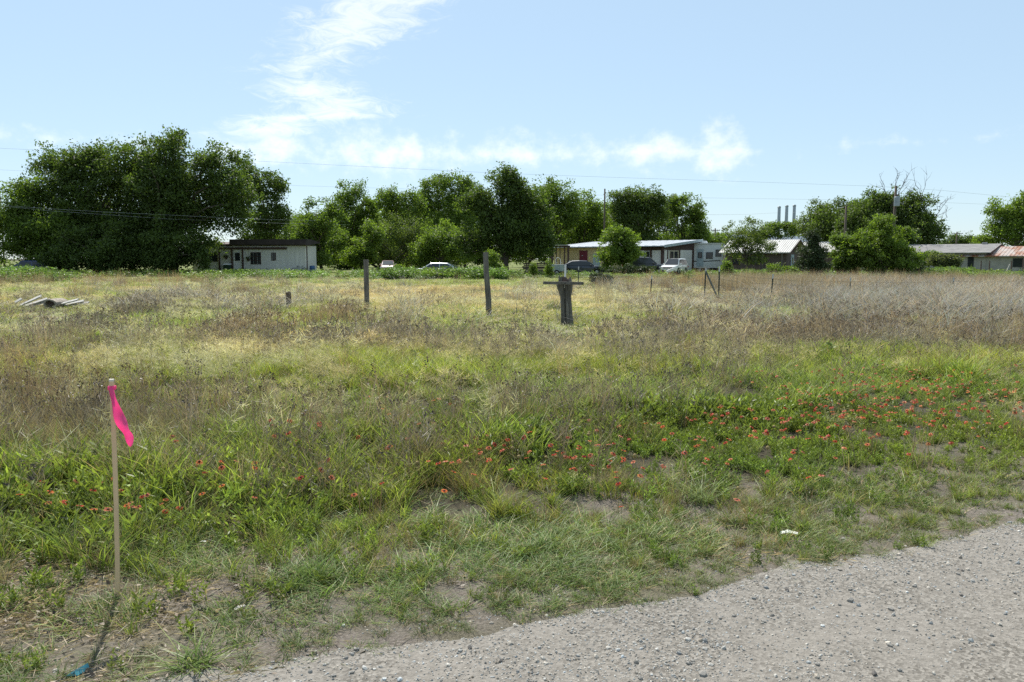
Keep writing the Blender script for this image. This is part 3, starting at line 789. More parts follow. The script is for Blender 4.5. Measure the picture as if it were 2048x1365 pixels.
sz = 0.0022 + 0.0048 * rng.random(n) ** 2.2 + 0.011 * (rng.random(n) < 0.035) * rng.random(n) ** 1.5
gz = np.where(road_keep(gx, gy), road_height(gx, gy) + 0.006 - np.clip(ge + 0.05, 0, 1) * 0.10, height(gx, gy)) + sz * 0.15
b = 0.38 * (0.5 + 0.9 * rng.random(n) ** 1.2); b = np.where(ge > .25, b * .72, b); b = np.where(rng.random(n) < 0.06, b * 0.6, b); w_ = rng.normal(0, 0.05, n)
scatter('gravel', np.stack([gx, gy, gz], 1), np.stack([rng.normal(0, .3, n), rng.normal(0, .3, n), rng.random(n) * 6.28], 1),
        np.repeat(sz[:, None], 3, 1), np.stack([b * (1.05 + w_), b, b * (0.90 - w_)], 1), rng.integers(0, 6, n),
        [stone_shape(rng, q) for q in range(6)], 'loose pale gravel covering the road', 'gravel')
# ------------------------------------------------------------------ trees and shrubs
BARK = mat('bark', (0.11, 0.085, 0.065), 0.9, 0.35, 9, 0.8, stretch=(1, 1, 0.25))
DEADWOOD = mat('dead_wood', (0.12, 0.10, 0.085), 0.9, 0.3, 9, 0.6, stretch=(1, 1, 0.2))
LEAF = {'dark': leaf_mat('leaf_dark', (0.080, 0.124, 0.034)), 'mid': leaf_mat('leaf_mid', (0.108, 0.168, 0.036)),
        'bright': leaf_mat('leaf_bright', (0.132, 0.20, 0.040)), 'olive': leaf_mat('leaf_olive', (0.098, 0.138, 0.044)),
        'grey': leaf_mat('leaf_grey', (0.105, 0.130, 0.065)), 'juniper': leaf_mat('leaf_juniper', (0.048, 0.074, 0.03), trans=0.2)}
def tree(name, label, cat, depth, base_px, crowns, leaf, seed, n_leaf=9000, size=0.20, clump=0.75, trunk_r=0.2, group=None, base_z=-0.05, shell=0.45, trunk_name='trunk', n_limb=14, rag=0.5, flat=0.75):
    """crowns: ellipses (x, y, half-width, half-height) in photograph pixels at this tree's distance."""
    rg = np.random.default_rng(seed)
    n_leaf = int(n_leaf * 1.9); size *= 1.04
    s = depth / F
    bx = xat(base_px, depth)
    t = thing(name, label, cat, (bx, depth, 0), group=group)
    ell = []
    for (px, py, rx, ry) in crowns:
        c = at(px, py, depth); rxm, rzm = rx * s, ry * s
        rym = min(rxm, 0.5 * (rxm + rzm)) * 0.95
        ell.append((c.x - bx, (rg.random() - 0.5) * 0.25 * rym, c.z, rxm, rym, rzm))
    vol = np.array([e[3] * e[4] * e[5] for e in ell]) ** 0.72; vol /= vol.sum()
    P, Nn, centres = [], [], []
    for e, share in zip(ell, vol):
        nl = int(n_leaf * share); per = 26
        nc = max(6, nl // per)
        # boughs: smaller masses standing out of the main one, with hollows between
        ns = int(np.clip(6 + e[3] * e[5] * 0.9, 7, 26))
        sd = rg.normal(0, 1, (ns, 3)); sd /= np.linalg.norm(sd, axis=1, keepdims=True)
        sr = (0.26 + 0.24 * rg.random(ns))
        sc_ = sd * (0.90 - sr * 0.55)[:, None]
        if rag:                              # ragged shoots standing out above
            k_ = int(rag * 12); d2 = rg.normal(0, 1, (k_, 3)); d2[:, 2] = np.abs(d2[:, 2]) + .25; d2 /= np.linalg.norm(d2, axis=1, keepdims=True)
            r2 = .09 + .09 * rg.random(k_)
            sc_ = np.vstack([sc_ * .94, d2 * (0.9 + .26 * rg.random((k_, 1)))]); sr = np.concatenate([sr * .8, r2]); ns += k_
        pick = rg.choice(ns, nc, p=sr ** 2 / (sr ** 2).sum())
        d = rg.normal(0, 1, (nc, 3)); d /= np.linalg.norm(d, axis=1, keepdims=True)
        rr = 0.45 + 0.6 * rg.random(nc) ** 0.6
        cc = sc_[pick] + d * (rr * sr[pick])[:, None]
        core = rg.random(nc) < 0.16
        cc[core] = d[core] * 0.55 * rg.random((core.sum(), 1)) ** 0.5
        cc = cc * np.array(e[3:6]) + np.array(e[0:3])
        cc = cc[cc[:, 2] > 0.15]
        nc = len(cc)
        cs = clump * (0.55 + 0.7 * rg.random(nc))
        pts = np.repeat(cc, per, 0) + np.clip(rg.normal(0, 1, (nc * per, 3)), -1.7, 1.7) * np.repeat(cs, per)[:, None] * np.array([0.5, 0.5, 0.5 * flat])
        P.append(pts); Nn.append(np.repeat(d[:nc], per, 0)); centres.append(cc)
    P = np.concatenate(P); Nn = np.concatenate(Nn)
    k = P[:, 2] > 0.03
    P, Nn = P[k], Nn[k]
    n = len(P)
    nor = Nn * 0.5 + rg.normal(0, 0.75, (n, 3)) + np.array([0, 0, 0.45]); nor /= np.linalg.norm(nor, axis=1, keepdims=True)
    a = np.cross(nor, rg.normal(0, 1, (n, 3))); a /= np.linalg.norm(a, axis=1, keepdims=True) + 1e-9
    b = np.cross(nor, a)
    L_ = (size * (0.6 + 0.8 * rg.random(n)))[:, None]; w_ = L_ * (0.42 + 0.2 * rg.random((n, 1)))
    V = np.stack([P - a * L_ / 2, P + b * w_ / 2 + nor * L_ * 0.06, P + a * L_ / 2, P - b * w_ / 2 + nor * L_ * 0.06], 1).reshape(-1, 3)
    link('crown', quad_mesh('crown', V, np.arange(4 * n).reshape(-1, 4), leaf), t)
    # trunk, and limbs reaching into the crown
    cz = min(e[2] - e[5] * 0.3 for e in ell); top = max(e[2] + e[5] * 0.3 for e in ell)
    mb = MB()
    main = max(ell, key=lambda e: e[3] * e[5])
    fork = Vector((main[0] * 0.35, main[1] * 0.3, max(0.4, min(cz, 0.45 * main[2] + 0.3))))
    p0 = Vector((0, 0, base_z)); mid = p0.lerp(fork, 0.5) + Vector((rg.normal(0, .12), rg.normal(0, .12), 0)) * trunk_r * 4
    mb.tube([p0, p0 + (mid - p0) * 0.15, mid, fork], [trunk_r * 1.45, trunk_r * 1.08, trunk_r * 0.95, trunk_r * 0.8], 9)
    allc = np.concatenate(centres)
    order = rg.permutation(len(allc))[:n_limb]
    for q in order:
        e_ = Vector(allc[q]) ; st = p0.lerp(fork, 0.75 + 0.25 * rg.random())
        dvec = e_ - st
        m1 = st + dvec * 0.35 + Vector((rg.normal(0, .25), rg.normal(0, .25), 0.12 * dvec.length))
        m2 = st + dvec * 0.7 + Vector((rg.normal(0, .3), rg.normal(0, .3), 0.10 * dvec.length))
        r0 = trunk_r * (0.35 + 0.3 * rg.random())
        mb.tube([st, m1, m2, e_], [r0, r0 * 0.7, r0 * 0.42, r0 * 0.12], 6, cap=False)
    mb.build(trunk_name, BARK, t, smooth=True)
    return t
D_, M_, B_, O_, G_, J_ = (LEAF[k] for k in ('dark', 'mid', 'bright', 'olive', 'grey', 'juniper'))
# the big grove round the white trailer
tree('oak_tree', 'tallest broad dark oak standing over the white trailer', 'tree', 82, 348, [(350, 345, 95, 72), (300, 400, 110, 90), (420, 395, 100, 78), (330, 460, 130, 70), (470, 420, 60, 52), (335, 290, 40, 26), (260, 330, 60, 45), (440, 340, 60, 45)], D_, 1, 36000, 0.26, 0.85, 0.42, n_limb=34)
tree('oak_tree', 'wide dark oak with a flat top beside the tallest oak', 'tree', 84, 190, [(150, 345, 85, 55), (220, 340, 90, 55), (180, 420, 130, 95), (100, 330, 40, 25), (240, 480, 120, 62)], D_, 2, 30000, 0.26, 0.85, 0.36, n_limb=26)
tree('oak_tree', 'low dark oak sweeping to the ground at the photo edge', 'tree', 80, 70, [(45, 410, 45, 50), (20, 470, 60, 70), (90, 470, 85, 76), (70, 380, 30, 30)], M_, 3, 17000, 0.25, 0.8, 0.26, n_limb=16)
tree('understory_tree', 'dense dark understory tree below the wide oak', 'tree', 78, 175, [(120, 505, 75, 46), (190, 500, 80, 50), (255, 505, 60, 42)], D_, 4, 14000, 0.24, 0.7, 0.16)
tree('understory_tree', 'dark leafy understory tree left of the trailer window', 'tree', 79, 330, [(330, 500, 65, 48), (285, 515, 50, 36), (395, 488, 30, 24), (408, 520, 20, 18)], D_, 5, 9000, 0.24, 0.7, 0.16)
tree('oak_tree', 'dark tree with open drooping limbs behind the trailer roof', 'tree', 104, 545, [(545, 385, 35, 38), (560, 440, 38, 45), (500, 360, 40, 45), (520, 450, 48, 60)], D_, 6, 10000, 0.28, 0.8, 0.3)
# the middle tree line, its leaf tones lightened to stand in for haze
GT = 'trees in the line behind the middle yard'
tree('elm_tree', 'bright green round tree just right of the trailer', 'tree', 96, 645, [(640, 450, 52, 44), (635, 500, 62, 48), (660, 425, 25, 22)], M_, 7, 12000, 0.25, 0.75, 0.2, GT)
tree('elm_tree', 'dark crown rising behind the bright green round tree', 'tree', 125, 710, [(705, 405, 42, 38), (735, 430, 32, 45), (690, 470, 45, 60)], M_, 8, 9000, 0.30, 0.85, 0.25, GT)
tree('elm_tree', 'mid green tree filling the gap behind the silver leaved mesquite', 'tree', 118, 790, [(780, 415, 45, 35), (820, 425, 40, 45), (800, 480, 70, 60)], M_, 9, 12000, 0.29, 0.85, 0.25, GT)
tree('mesquite_tree', 'grey green mesquite with a bare crooked limb over the red car', 'tree', 104, 800, [(800, 462, 45, 34), (765, 490, 42, 40), (835, 480, 35, 40), (790, 515, 45, 26)], O_, 10, 8500, 0.20, 0.7, 0.22, GT)
tree('elm_tree', 'tall dark tree topping the middle line', 'tree', 128, 895, [(895, 385, 60, 42), (850, 400, 35, 35), (935, 390, 45, 40), (890, 440, 75, 60)], M_, 11, 15000, 0.30, 0.9, 0.32, GT)
tree('hackberry_tree', 'bright green bushy tree behind the half hidden silver car', 'tree', 100, 885, [(880, 480, 48, 36), (860, 510, 45, 32), (920, 505, 36, 38)], B_, 12, 10000, 0.24, 0.75, 0.2, GT)
tree('hackberry_tree', 'small bright hackberry between the mesquite and the trailer', 'tree', 99, 722, [(725, 505, 30, 30), (705, 520, 24, 22), (748, 470, 22, 30)], B_, 13, 5500, 0.24, 0.7, 0.15, GT)
tree('pecan_tree', 'tall loose dark pecan with a bare trunk in front of the tree line', 'tree', 76, 1013, [(1010, 372, 42, 34), (985, 420, 60, 46), (1050, 420, 58, 50), (1010, 475, 88, 48), (945, 485, 40, 40), (1080, 470, 36, 48), (1020, 348, 18, 16)], D_, 14, 25000, 0.23, 0.75, 0.28, n_limb=26)
tree('elm_tree', 'mid green tree behind the right shoulder of the loose pecan', 'tree', 112, 1105, [(1100, 400, 48, 38), (1130, 425, 42, 50), (1090, 460, 60, 50)], M_, 15, 11000, 0.28, 0.85, 0.25, GT)
tree('elm_tree', 'pale green airy tree above the tan house wall', 'tree', 118, 1170, [(1165, 425, 45, 36), (1190, 455, 42, 45), (1140, 470, 45, 45)], B_, 16, 10000, 0.27, 0.8, 0.22, GT)
tree('oak_tree', 'dense round dark oak rising over the long metal roof', 'tree', 112, 1280, [(1262, 405, 45, 35), (1300, 410, 44, 34), (1280, 445, 66, 44), (1275, 490, 60, 30)], D_, 17, 16000, 0.28, 0.85, 0.32, GT)
tree('elm_tree', 'mid green tree sloping down right of the round dark oak', 'tree', 118, 1372, [(1365, 425, 40, 34), (1390, 455, 36, 32), (1370, 480, 55, 30), (1350, 410, 20, 20)], M_, 18, 10000, 0.28, 0.8, 0.22, GT)
tree('elm_tree', 'green tree packed behind the tan house and its porch', 'tree', 122, 1060, [(1060, 500, 60, 34), (1120, 495, 50, 30), (980, 500, 60, 34)], M_, 19, 9000, 0.28, 0.8, 0.2, GT)
tree('elm_tree', 'shaded tree at the foot of the line behind the red car', 'tree', 122, 760, [(700, 515, 60, 28), (770, 515, 60, 28), (840, 515, 60, 28), (905, 518, 50, 26)], M_, 20, 12000, 0.28, 0.8, 0.2, GT)
tree('elm_tree', 'mid green tree closing the gap right of the grove', 'tree', 116, 610, [(600, 455, 36, 34), (585, 500, 40, 36), (660, 490, 40, 40)], M_, 51, 9000, 0.28, 0.8, 0.2, GT)
tree('elm_tree', 'pale green tree between the loose pecan and round dark oak', 'tree', 124, 1200, [(1215, 440, 30, 38), (1205, 480, 40, 34), (1180, 500, 50, 26)], B_, 52, 8000, 0.28, 0.8, 0.2, GT)
tree('elm_tree', 'shaded tree behind the corner between trailer and round tree', 'tree', 112, 590, [(580, 490, 45, 42), (540, 500, 40, 36)], M_, 21, 7000, 0.27, 0.8, 0.2, GT)
GB = 'hazy trees far behind the middle line'
for i_, (px_, tp_, w_, what) in enumerate(((610, 430, 60, 'trailer roof'), (690, 415, 60, 'bright round tree'), (760, 405, 60, 'dark rising crown'), (840, 405, 60, 'mesquite'), (930, 395, 66, 'tall dark topping tree'), (1060, 400, 66, 'loose pecan'), (1150, 405, 60, 'tan house'), (1225, 420, 60, 'little round yard tree'), (1330, 415, 60, 'round dark oak'), (1405, 450, 46, 'travel trailer'))):
    tree('elm_tree', 'soft mid green tree far behind the ' + what, 'tree', 142 + 3 * (i_ % 3), px_, [(px_ - w_ * .3, tp_ + 38, w_ * .62, 38), (px_ + w_ * .35, tp_ + 46, w_ * .6, 40), (px_, tp_ + 88, w_, 38)], (M_, B_, O_)[i_ % 3], 60 + i_, 6500, 0.36, 1.0, 0.28, GB)
# yard trees in front of the houses
tree('chinaberry_tree', 'bright round little tree in front of the long metal roof house', 'tree', 79, 1240, [(1240, 495, 44, 32), (1225, 520, 34, 22), (1262, 515, 26, 22), (1235, 470, 24, 14)], B_, 22, 9000, 0.19, 0.45, 0.13, rag=2)
tree('huisache_tree', 'feathery light green tree before the brown gable house', 'tree', 80, 1495, [(1490, 470, 44, 28), (1500, 505, 44, 26), (1465, 500, 24, 24), (1530, 495, 22, 18)], O_, 23, 5000, 0.16, 0.5, 0.12, rag=2)
tree('juniper_tree', 'dark pointed juniper at the left of the bush row', 'tree', 62, 1626, [(1625, 485, 14, 22), (1624, 515, 25, 24), (1625, 540, 36, 22)], J_, 24, 9000, 0.13, 0.34, 0.10, rag=2)
tree('young_elm', 'narrow green young elm between juniper and tallest bush', 'tree', 63, 1690, [(1688, 495, 24, 22), (1690, 528, 30, 30), (1680, 480, 10, 10)], M_, 25, 6500, 0.15, 0.36, 0.10, rag=2)
tree('young_elm', 'tallest bright green bush in the row by the fence', 'tree', 62, 1765, [(1765, 460, 24, 26), (1745, 500, 42, 34), (1795, 500, 36, 38), (1768, 530, 62, 28), (1775, 445, 10, 12), (1722, 512, 34, 36), (1812, 525, 30, 30)], B_, 26, 18000, 0.15, 0.38, 0.12, rag=2)
tree('young_elm', 'low dark shrub at the right foot of the bush row', 'tree', 63, 1838, [(1835, 545, 16, 18)], J_, 27, 2400, 0.13, 0.4, 0.06)
# behind the right-hand houses
tree('oak_tree', 'broad dark oak with dead branches above and a transformer before it', 'tree', 98, 1790, [(1745, 425, 48, 34), (1790, 410, 40, 34), (1830, 425, 46, 38), (1800, 460, 78, 44), (1715, 455, 42, 42), (1855, 470, 36, 36), (1690, 470, 30, 30), (1760, 400, 26, 18), (1780, 500, 60, 22)], D_, 28, 24000, 0.26, 0.8, 0.36, n_limb=24)
GR = 'trees behind the houses on the right'
tree('oak_tree', 'dark oak joined to the left side of the broad dark oak', 'tree', 106, 1690, [(1700, 425, 46, 32), (1660, 450, 46, 34), (1725, 450, 50, 44), (1690, 485, 60, 26)], D_, 81, 13000, 0.28, 0.85, 0.3, GR)
tree('elm_tree', 'olive green tree between the steel poles and the broad dark oak', 'tree', 122, 1645, [(1640, 430, 38, 26), (1660, 455, 36, 30), (1615, 455, 35, 24)], O_, 29, 6500, 0.28, 0.8, 0.2, GR)
tree('elm_tree', 'small rounded tree below the three steel poles', 'tree', 150, 1560, [(1550, 462, 32, 16), (1590, 462, 28, 15), (1520, 470, 26, 12)], M_, 30, 5000, 0.30, 0.8, 0.18, GR)
tree('elm_tree', 'bright green tree cut by the right edge of the photo', 'tree', 115, 2020, [(2010, 430, 36, 30), (2050, 430, 40, 40), (2000, 470, 46, 28), (1970, 480, 30, 18), (2060, 470, 40, 40)], B_, 31, 12000, 0.28, 0.85, 0.26, GR)
tree('oak_tree', 'small hazy dark tree far beyond the grey roof house', 'tree', 240, 1925, [(1920, 482, 28, 14), (1890, 490, 24, 10), (1950, 488, 24, 12)], D_, 32, 3500, 0.45, 1.4, 0.3, GR)
tree('elm_tree', 'far low tree seen between travel trailer and oak line', 'tree', 190, 1440, [(1430, 478, 36, 18), (1470, 480, 34, 16)], M_, 33, 3500, 0.38, 1.1, 0.25, GR)
# low shrubs and saplings
tree('sapling', 'upright leafy sapling behind the tall round post', 'shrub', 66, 986, [(985, 520, 12, 20), (988, 540, 16, 16)], B_, 34, 1800, 0.14, 0.32, 0.025, n_limb=5)
tree('sapling', 'slim bright sapling in front of the stacked boards', 'shrub', 66, 1066, [(1066, 540, 7, 16)], B_, 35, 700, 0.12, 0.25, 0.02, n_limb=3)
tree('sapling', 'slim bright sapling beside the pale blue box trailer', 'shrub', 66, 1098, [(1098, 540, 8, 17)], B_, 36, 800, 0.12, 0.25, 0.02, n_limb=3)
tree('shrub', 'low dark leafy bush leaning behind the wooden cross', 'shrub', 46, 1204, [(1196, 557, 15, 9), (1213, 561, 12, 8)], J_, 37, 2600, 0.10, 0.22, 0.03, n_limb=5)
tree('sapling', 'bright yellow green sapling right of the fence brace', 'shrub', 58, 1452, [(1452, 538, 11, 16), (1455, 550, 12, 10)], B_, 38, 1300, 0.13, 0.28, 0.02, n_limb=4)
tree('shrub', 'pale grey green mounded shrub before the grey roof house', 'shrub', 76, 1892, [(1880, 524, 24, 14), (1902, 526, 18, 12)], G_, 39, 5000, 0.16, 0.45, 0.05, n_limb=8)
tree('shrub', 'dark shrub under the left eave of the grey roof house', 'shrub', 80, 1860, [(1855, 518, 20, 14)], M_, 40, 3000, 0.17, 0.45, 0.05, n_limb=6)
tree('shrub', 'green bush by the fence in front of the brown gable house', 'shrub', 60, 1562, [(1555, 543, 22, 11), (1580, 546, 16, 9)], B_, 41, 3400, 0.14, 0.36, 0.03, n_limb=6)
tree('sapling', 'small green sapling between red car and silver car', 'shrub', 74, 797, [(797, 538, 10, 9)], B_, 42, 700, 0.13, 0.26, 0.02, n_limb=3)
tree('shrub', 'dark brush heap behind the wire fence by the white truck', 'shrub', 74, 1245, [(1240, 540, 34, 9), (1290, 542, 24, 8)], J_, 43, 3000, 0.14, 0.3, 0.03, n_limb=8)

def dead_tree(label, depth, base_px, base_py, segs, seed):
    """Bare limbs: segs are (x, y) photograph targets the main limbs reach for."""
    rg = random.Random(seed)
    b = at(base_px, base_py, depth)
    t = thing('dead_tree', label, 'dead tree', (b.x, depth, 0))
    mb = MB()
    base = Vector((0, 0, -0.05)); fork = Vector((0, 0, b.z))
    mb.tube([base, fork * 0.5 + Vector((0.2, 0, 0)), fork], [0.24, 0.2, 0.16], 8)
    mb.build('trunk', BARK, t, smooth=True)
    def grow(mb, p, d, ln, r, lvl):
        pts = [p]; cur = p; dd = d.copy()
        for i in range(4):
            dd = (dd + Vector((rg.gauss(0, .22), rg.gauss(0, .22), rg.gauss(0.04, .12)))).normalized()
            cur = cur + dd * ln / 4; pts.append(cur)
            if lvl > 0 and i > 0:
                for _ in range(1 if rg.random() < 0.75 else 2):
                    sd = (dd + Vector((rg.gauss(0, .75), rg.gauss(0, .75), rg.gauss(0.15, .4)))).normalized()
                    grow(mb, cur, sd, ln * rg.uniform(.4, .62), r * 0.5, lvl - 1)
        mb.tube(pts, [r * (1 - 0.2 * i) for i in range(5)], 5, cap=False)
    for px, py in segs:
        e = at(px, py, depth) - Vector((b.x, depth, 0)); mb = MB()
        d = e - fork
        grow(mb, fork, d.normalized(), d.length, 0.07, 2)
        mb.build('limb', DEADWOOD, t)
    return t
dead_tree('bare dead tree with forked twigs above the transformer', 97, 1785, 415, [(1762, 372), (1782, 362), (1800, 366), (1812, 384)], 3)
dead_tree('bare dead tree with a long side limb reaching right', 97.5, 1855, 455, [(1842, 388), (1866, 374), (1880, 408), (1900, 434)], 9)
# ------------------------------------------------------------------ houses
WHITE_SIDING = mat('white_siding', (0.66, 0.635, 0.58), 0.7, 0.08, 1.3, stretch=(3, 1, 0.3))
BROWN_TRIM = mat('brown_trim', (0.085, 0.050, 0.038), 0.8, 0.25, 3)
DARK_ROOF = mat('dark_roof', (0.05, 0.036, 0.032), 0.85, 0.3, 1.5)
GLASS = glass_mat()
TAN_SIDING = mat('tan_siding', (0.60, 0.47, 0.27), 0.75, 0.1, 1.5)
BURGUNDY = mat('burgundy_paint', (0.16, 0.02, 0.04), 0.5, 0.1, 3)
METAL_ROOF = mat('galvanised_roof', (0.46, 0.49, 0.53), 0.5, 0.14, 1.2, metal=0.2, stretch=(4, 0.6, 1))
WHITE_METAL = mat('white_roof_metal', (0.52, 0.505, 0.475), 0.55, 0.16, 0.9, stretch=(4, 0.5, 1))
SHINGLE = mat('weathered_shingle', (0.36, 0.345, 0.33), 0.8, 0.28, 2.2, 0.4, stretch=(0.7, 3, 1))
RUSTY = mat('rusty_roof', (0.36, 0.31, 0.28), 0.75, 0.2, 0.9, col2=(0.26, 0.11, 0.06), stretch=(1.5, 0.5, 1), fac=(0.42, 0.58))
BROWN_WALL = mat('brown_boards', (0.13, 0.095, 0.08), 0.85, 0.25, 2, stretch=(5, 1, 0.3))
BLOCK = mat('painted_block', (0.40, 0.37, 0.31), 0.85, 0.15, 1.6, 0.2)
WHITE = mat('white_paint', (0.74, 0.73, 0.70), 0.55, 0.08, 3)
CREAM = mat('cream_trim', (0.60, 0.54, 0.40), 0.6, 0.08, 3)
DARKGREY = mat('dark_grey', (0.05, 0.05, 0.052), 0.7, 0.2, 4)
BLUEGREY = mat('blue_grey_metal', (0.13, 0.17, 0.22), 0.5, 0.12, 0.8, metal=0.2)
STEEL = mat('steel_grey', (0.33, 0.36, 0.38), 0.5, 0.1, 2, metal=0.4)
PALEBLUE = mat('pale_blue_paint', (0.40, 0.47, 0.49), 0.6, 0.15, 3)
POLEWOOD = mat('pole_wood', (0.13, 0.10, 0.075), 0.9, 0.3, 5, 0.4, stretch=(1, 1, 0.2))
GREYWOOD = mat('weathered_wood', (0.20, 0.178, 0.152), 0.9, 0.4, 14, 0.9, stretch=(1, 1, 0.12), bscale=40)
PALEWOOD = mat('bleached_board', (0.56, 0.53, 0.48), 0.85, 0.3, 6, 0.4, stretch=(0.3, 2, 2))

def window(parent, x0, x1, z0, z1, y, frame=WHITE, bars=(0, 0), name='window', fw=0.06):
    """Window on a wall facing local -y, standing proud of it by the frame's depth."""
    f = MB()
    f.box(x0, x1, y - 0.05, y, z0, z0 + fw); f.box(x0, x1, y - 0.05, y, z1 - fw, z1)
    f.box(x0, x0 + fw, y - 0.05, y, z0 + fw, z1 - fw); f.box(x1 - fw, x1, y - 0.05, y, z0 + fw, z1 - fw)
    for i in range(bars[0]):
        q = x0 + (x1 - x0) * (i + 1) / (bars[0] + 1); f.box(q - .025, q + .025, y - 0.045, y - .012, z0 + fw, z1 - fw)
    for i in range(bars[1]):
        q = z0 + (z1 - z0) * (i + 1) / (bars[1] + 1); f.box(x0 + fw, x1 - fw, y - 0.04, y - .014, q - .025, q + .025)
    w = f.build(name, frame, parent)
    MB().box(x0 + fw, x1 - fw, y - 0.010, y + 0.002, z0 + fw, z1 - fw).build('pane', GLASS, w)
    return w
def roof_sheet(parent, name, corners, m, th=0.07, ribs=0, rib_h=0.03):
    """corners: eave-left, eave-right, ridge-right, ridge-left (top surface)."""
    c = [Vector(p) for p in corners]
    mb = MB().hexa([p - Vector((0, 0, th)) for p in c], c)
    for i in range(ribs):
        t = (i + 0.5) / ribs
        a = c[0].lerp(c[1], t); b = c[3].lerp(c[2], t)
        mb.beam(a + Vector((0, 0, rib_h / 2)), b + Vector((0, 0, rib_h / 2)), 0.04, rib_h)
    return mb.build(name, m, parent)
def seams(x0, x1, step, y, z0, z1, mb=None, w=0.015):
    mb = mb or MB(); x = x0 + step
    while x < x1 - 0.02: mb.box(x - w / 2, x + w / 2, y - 0.012, y - 0.001, z0, z1); x += step
    return mb

# --- the white trailer under the oaks
D1 = 88.0; k = D1 / F
tr = thing('mobile_home', 'long white trailer home with a dark brown roof under the oaks', 'house', (xat(385, D1), D1, 0), R(-3))
def lx(px): return (px - 385) * k
def lz(py): return EYE + (HORIZON - py) * k
L1 = lx(612)
MB().box(0, L1, 0, 4.2, 0.28, lz(492)).build('wall', WHITE_SIDING, tr)
seams(lx(440), L1, 0.42, 0, 0.30, lz(500)).build('siding_batten', WHITE_SIDING, tr)
MB().box(0.05, L1 - 0.05, 0.05, 4.1, -0.1, 0.278).build('skirting', DARKGREY, tr)
MB().extr([(-0.75, lz(490.5)), (-0.65, lz(480)), (1.2, lz(479.5)), (4.6, lz(484)), (4.6, lz(486)), (-0.3, lz(492.5))], 'x', lx(466), L1 + 0.35).build('roof', DARK_ROOF, tr)
MB().extr([(-0.05, lz(493)), (-0.05, lz(489)), (2.0, lz(484)), (4.4, lz(488)), (4.4, lz(493))], 'x', -0.2, lx(465)).build('roof', BROWN_TRIM, tr)
MB().box(lx(441), lx(577), -0.22, -0.16, lz(499.5), lz(495.5)).build('fascia', BROWN_TRIM, tr)
MB().box(lx(441), lx(577), -0.159, 0, lz(496.5), lz(495.8)).build('awning', DARK_ROOF, tr)
for px in (441, 466.5, 488): MB().box(lx(px) - .07, lx(px) + .07, -0.25, -0.11, -0.05, lz(499)).build('porch_post', BROWN_TRIM, tr)
dr = MB().box(lx(469), lx(486), -0.06, 0, 0.34, lz(501)).build('door', WHITE, tr)
window(dr, lx(472), lx(482), lz(522), lz(506), -0.061, DARKGREY)
MB().lathe([(0.0, 0), (0.035, 0.01), (0.035, 0.05), (0, 0.06)], 8, (lx(484.4), -0.13, 1.25), 'y').build('handle', STEEL, dr)
window(tr, lx(503), lx(524), lz(529), lz(505), 0, BROWN_TRIM, (1, 2)); window(tr, lx(545), lx(554), lz(521.5), lz(506), 0, BROWN_TRIM)
window(tr, lx(403), lx(436), lz(524), lz(506), 0, BROWN_TRIM, (1, 0))
MB().box(lx(470), lx(490), -1.2, -0.26, -0.05, 0.26).box(lx(472), lx(488), -1.55, -1.201, -0.05, 0.10).build('step', GREYWOOD, tr)
MB().beam((L1 + 0.3, -0.2, -.05), (L1 + 0.3, -0.2, lz(490)), 0.1, 0.1).build('porch_post', BROWN_TRIM, tr)
def basket(px, py, label):
    p = at(px, py, D1 - 0.45); t = thing('hanging_basket', label, 'plant', (p.x, p.y, p.z))
    MB().lathe([(0.10, -0.30), (0.22, -0.05), (0.24, -0.04), (0.20, -0.06)], 10).build('pot', BROWN_TRIM, t)
    rg = np.random.default_rng(int(px)); n = 160
    P = rg.normal(0, 1, (n, 3)) * np.array([.16, .16, .10]) + np.array([0, 0, 0.03])
    V, Fq, C = leaves(rg, P, rg.normal(0, 1, (n, 3)), 0.12, 0.05, (.1, .14, .03)); link('foliage', quad_mesh('foliage', V, Fq, LEAF['dark']), t)
    MB().tube([(0, 0, -0.05), (0, 0.12, zat(499, D1) - p.z)], 0.008, 5).build('hanger', DARKGREY, t)
basket(452, 513, 'dark hanging basket left of the trailer door'); basket(497, 517, 'dark hanging basket between trailer door and window')
p = at(455, 543, D1 - 0.9)
t = thing('trash_bin', 'dark green wheeled bin with a white lid by the trailer door', 'bin', (p.x, p.y, 0.0))
BIN = mat('bin_green', (0.02, 0.05, 0.035), 0.5, 0.1, 4)
MB().hexa([(-.26, -.28, .03), (.26, -.28, .03), (.26, .28, .03), (-.26, .28, .03)], [(-.34, -.36, 1.0), (.34, -.36, 1.0), (.34, .36, 1.0), (-.34, .36, 1.0)]).build('body', BIN, t)
MB().hexa([(-.36, -.4, 1.003), (.36, -.4, 1.003), (.36, .38, 1.003), (-.36, .38, 1.003)], [(-.30, -.30, 1.10), (.30, -.30, 1.10), (.30, .34, 1.14), (-.30, .34, 1.14)]).build('lid', WHITE, t)
for s_ in (-1, 1): MB().lathe([(0.10, -.03), (0.11, 0), (0.10, .03)], 10, (s_ * .30, .32, .10), 'x').build('wheel', DARKGREY, t)
p = at(614.5, 540, D1 - 0.2)
t = thing('barrel', 'blue plastic barrel at the right end of the trailer', 'barrel', (p.x + 0.55, p.y, 0))
BLUE = mat('blue_plastic', (0.03, 0.09, 0.20), 0.45, 0.1, 4)
MB().lathe([(.26, 0), (.29, .04), (.29, .28), (.305, .30), (.29, .32), (.29, .58), (.305, .6), (.29, .62), (.29, .86), (.26, .9), (.25, .88)], 14).build('drum', BLUE, t, smooth=True)
MB().lathe([(.04, .881), (.04, .92)], 8, (.13, 0, 0)).build('bung', DARKGREY, t)
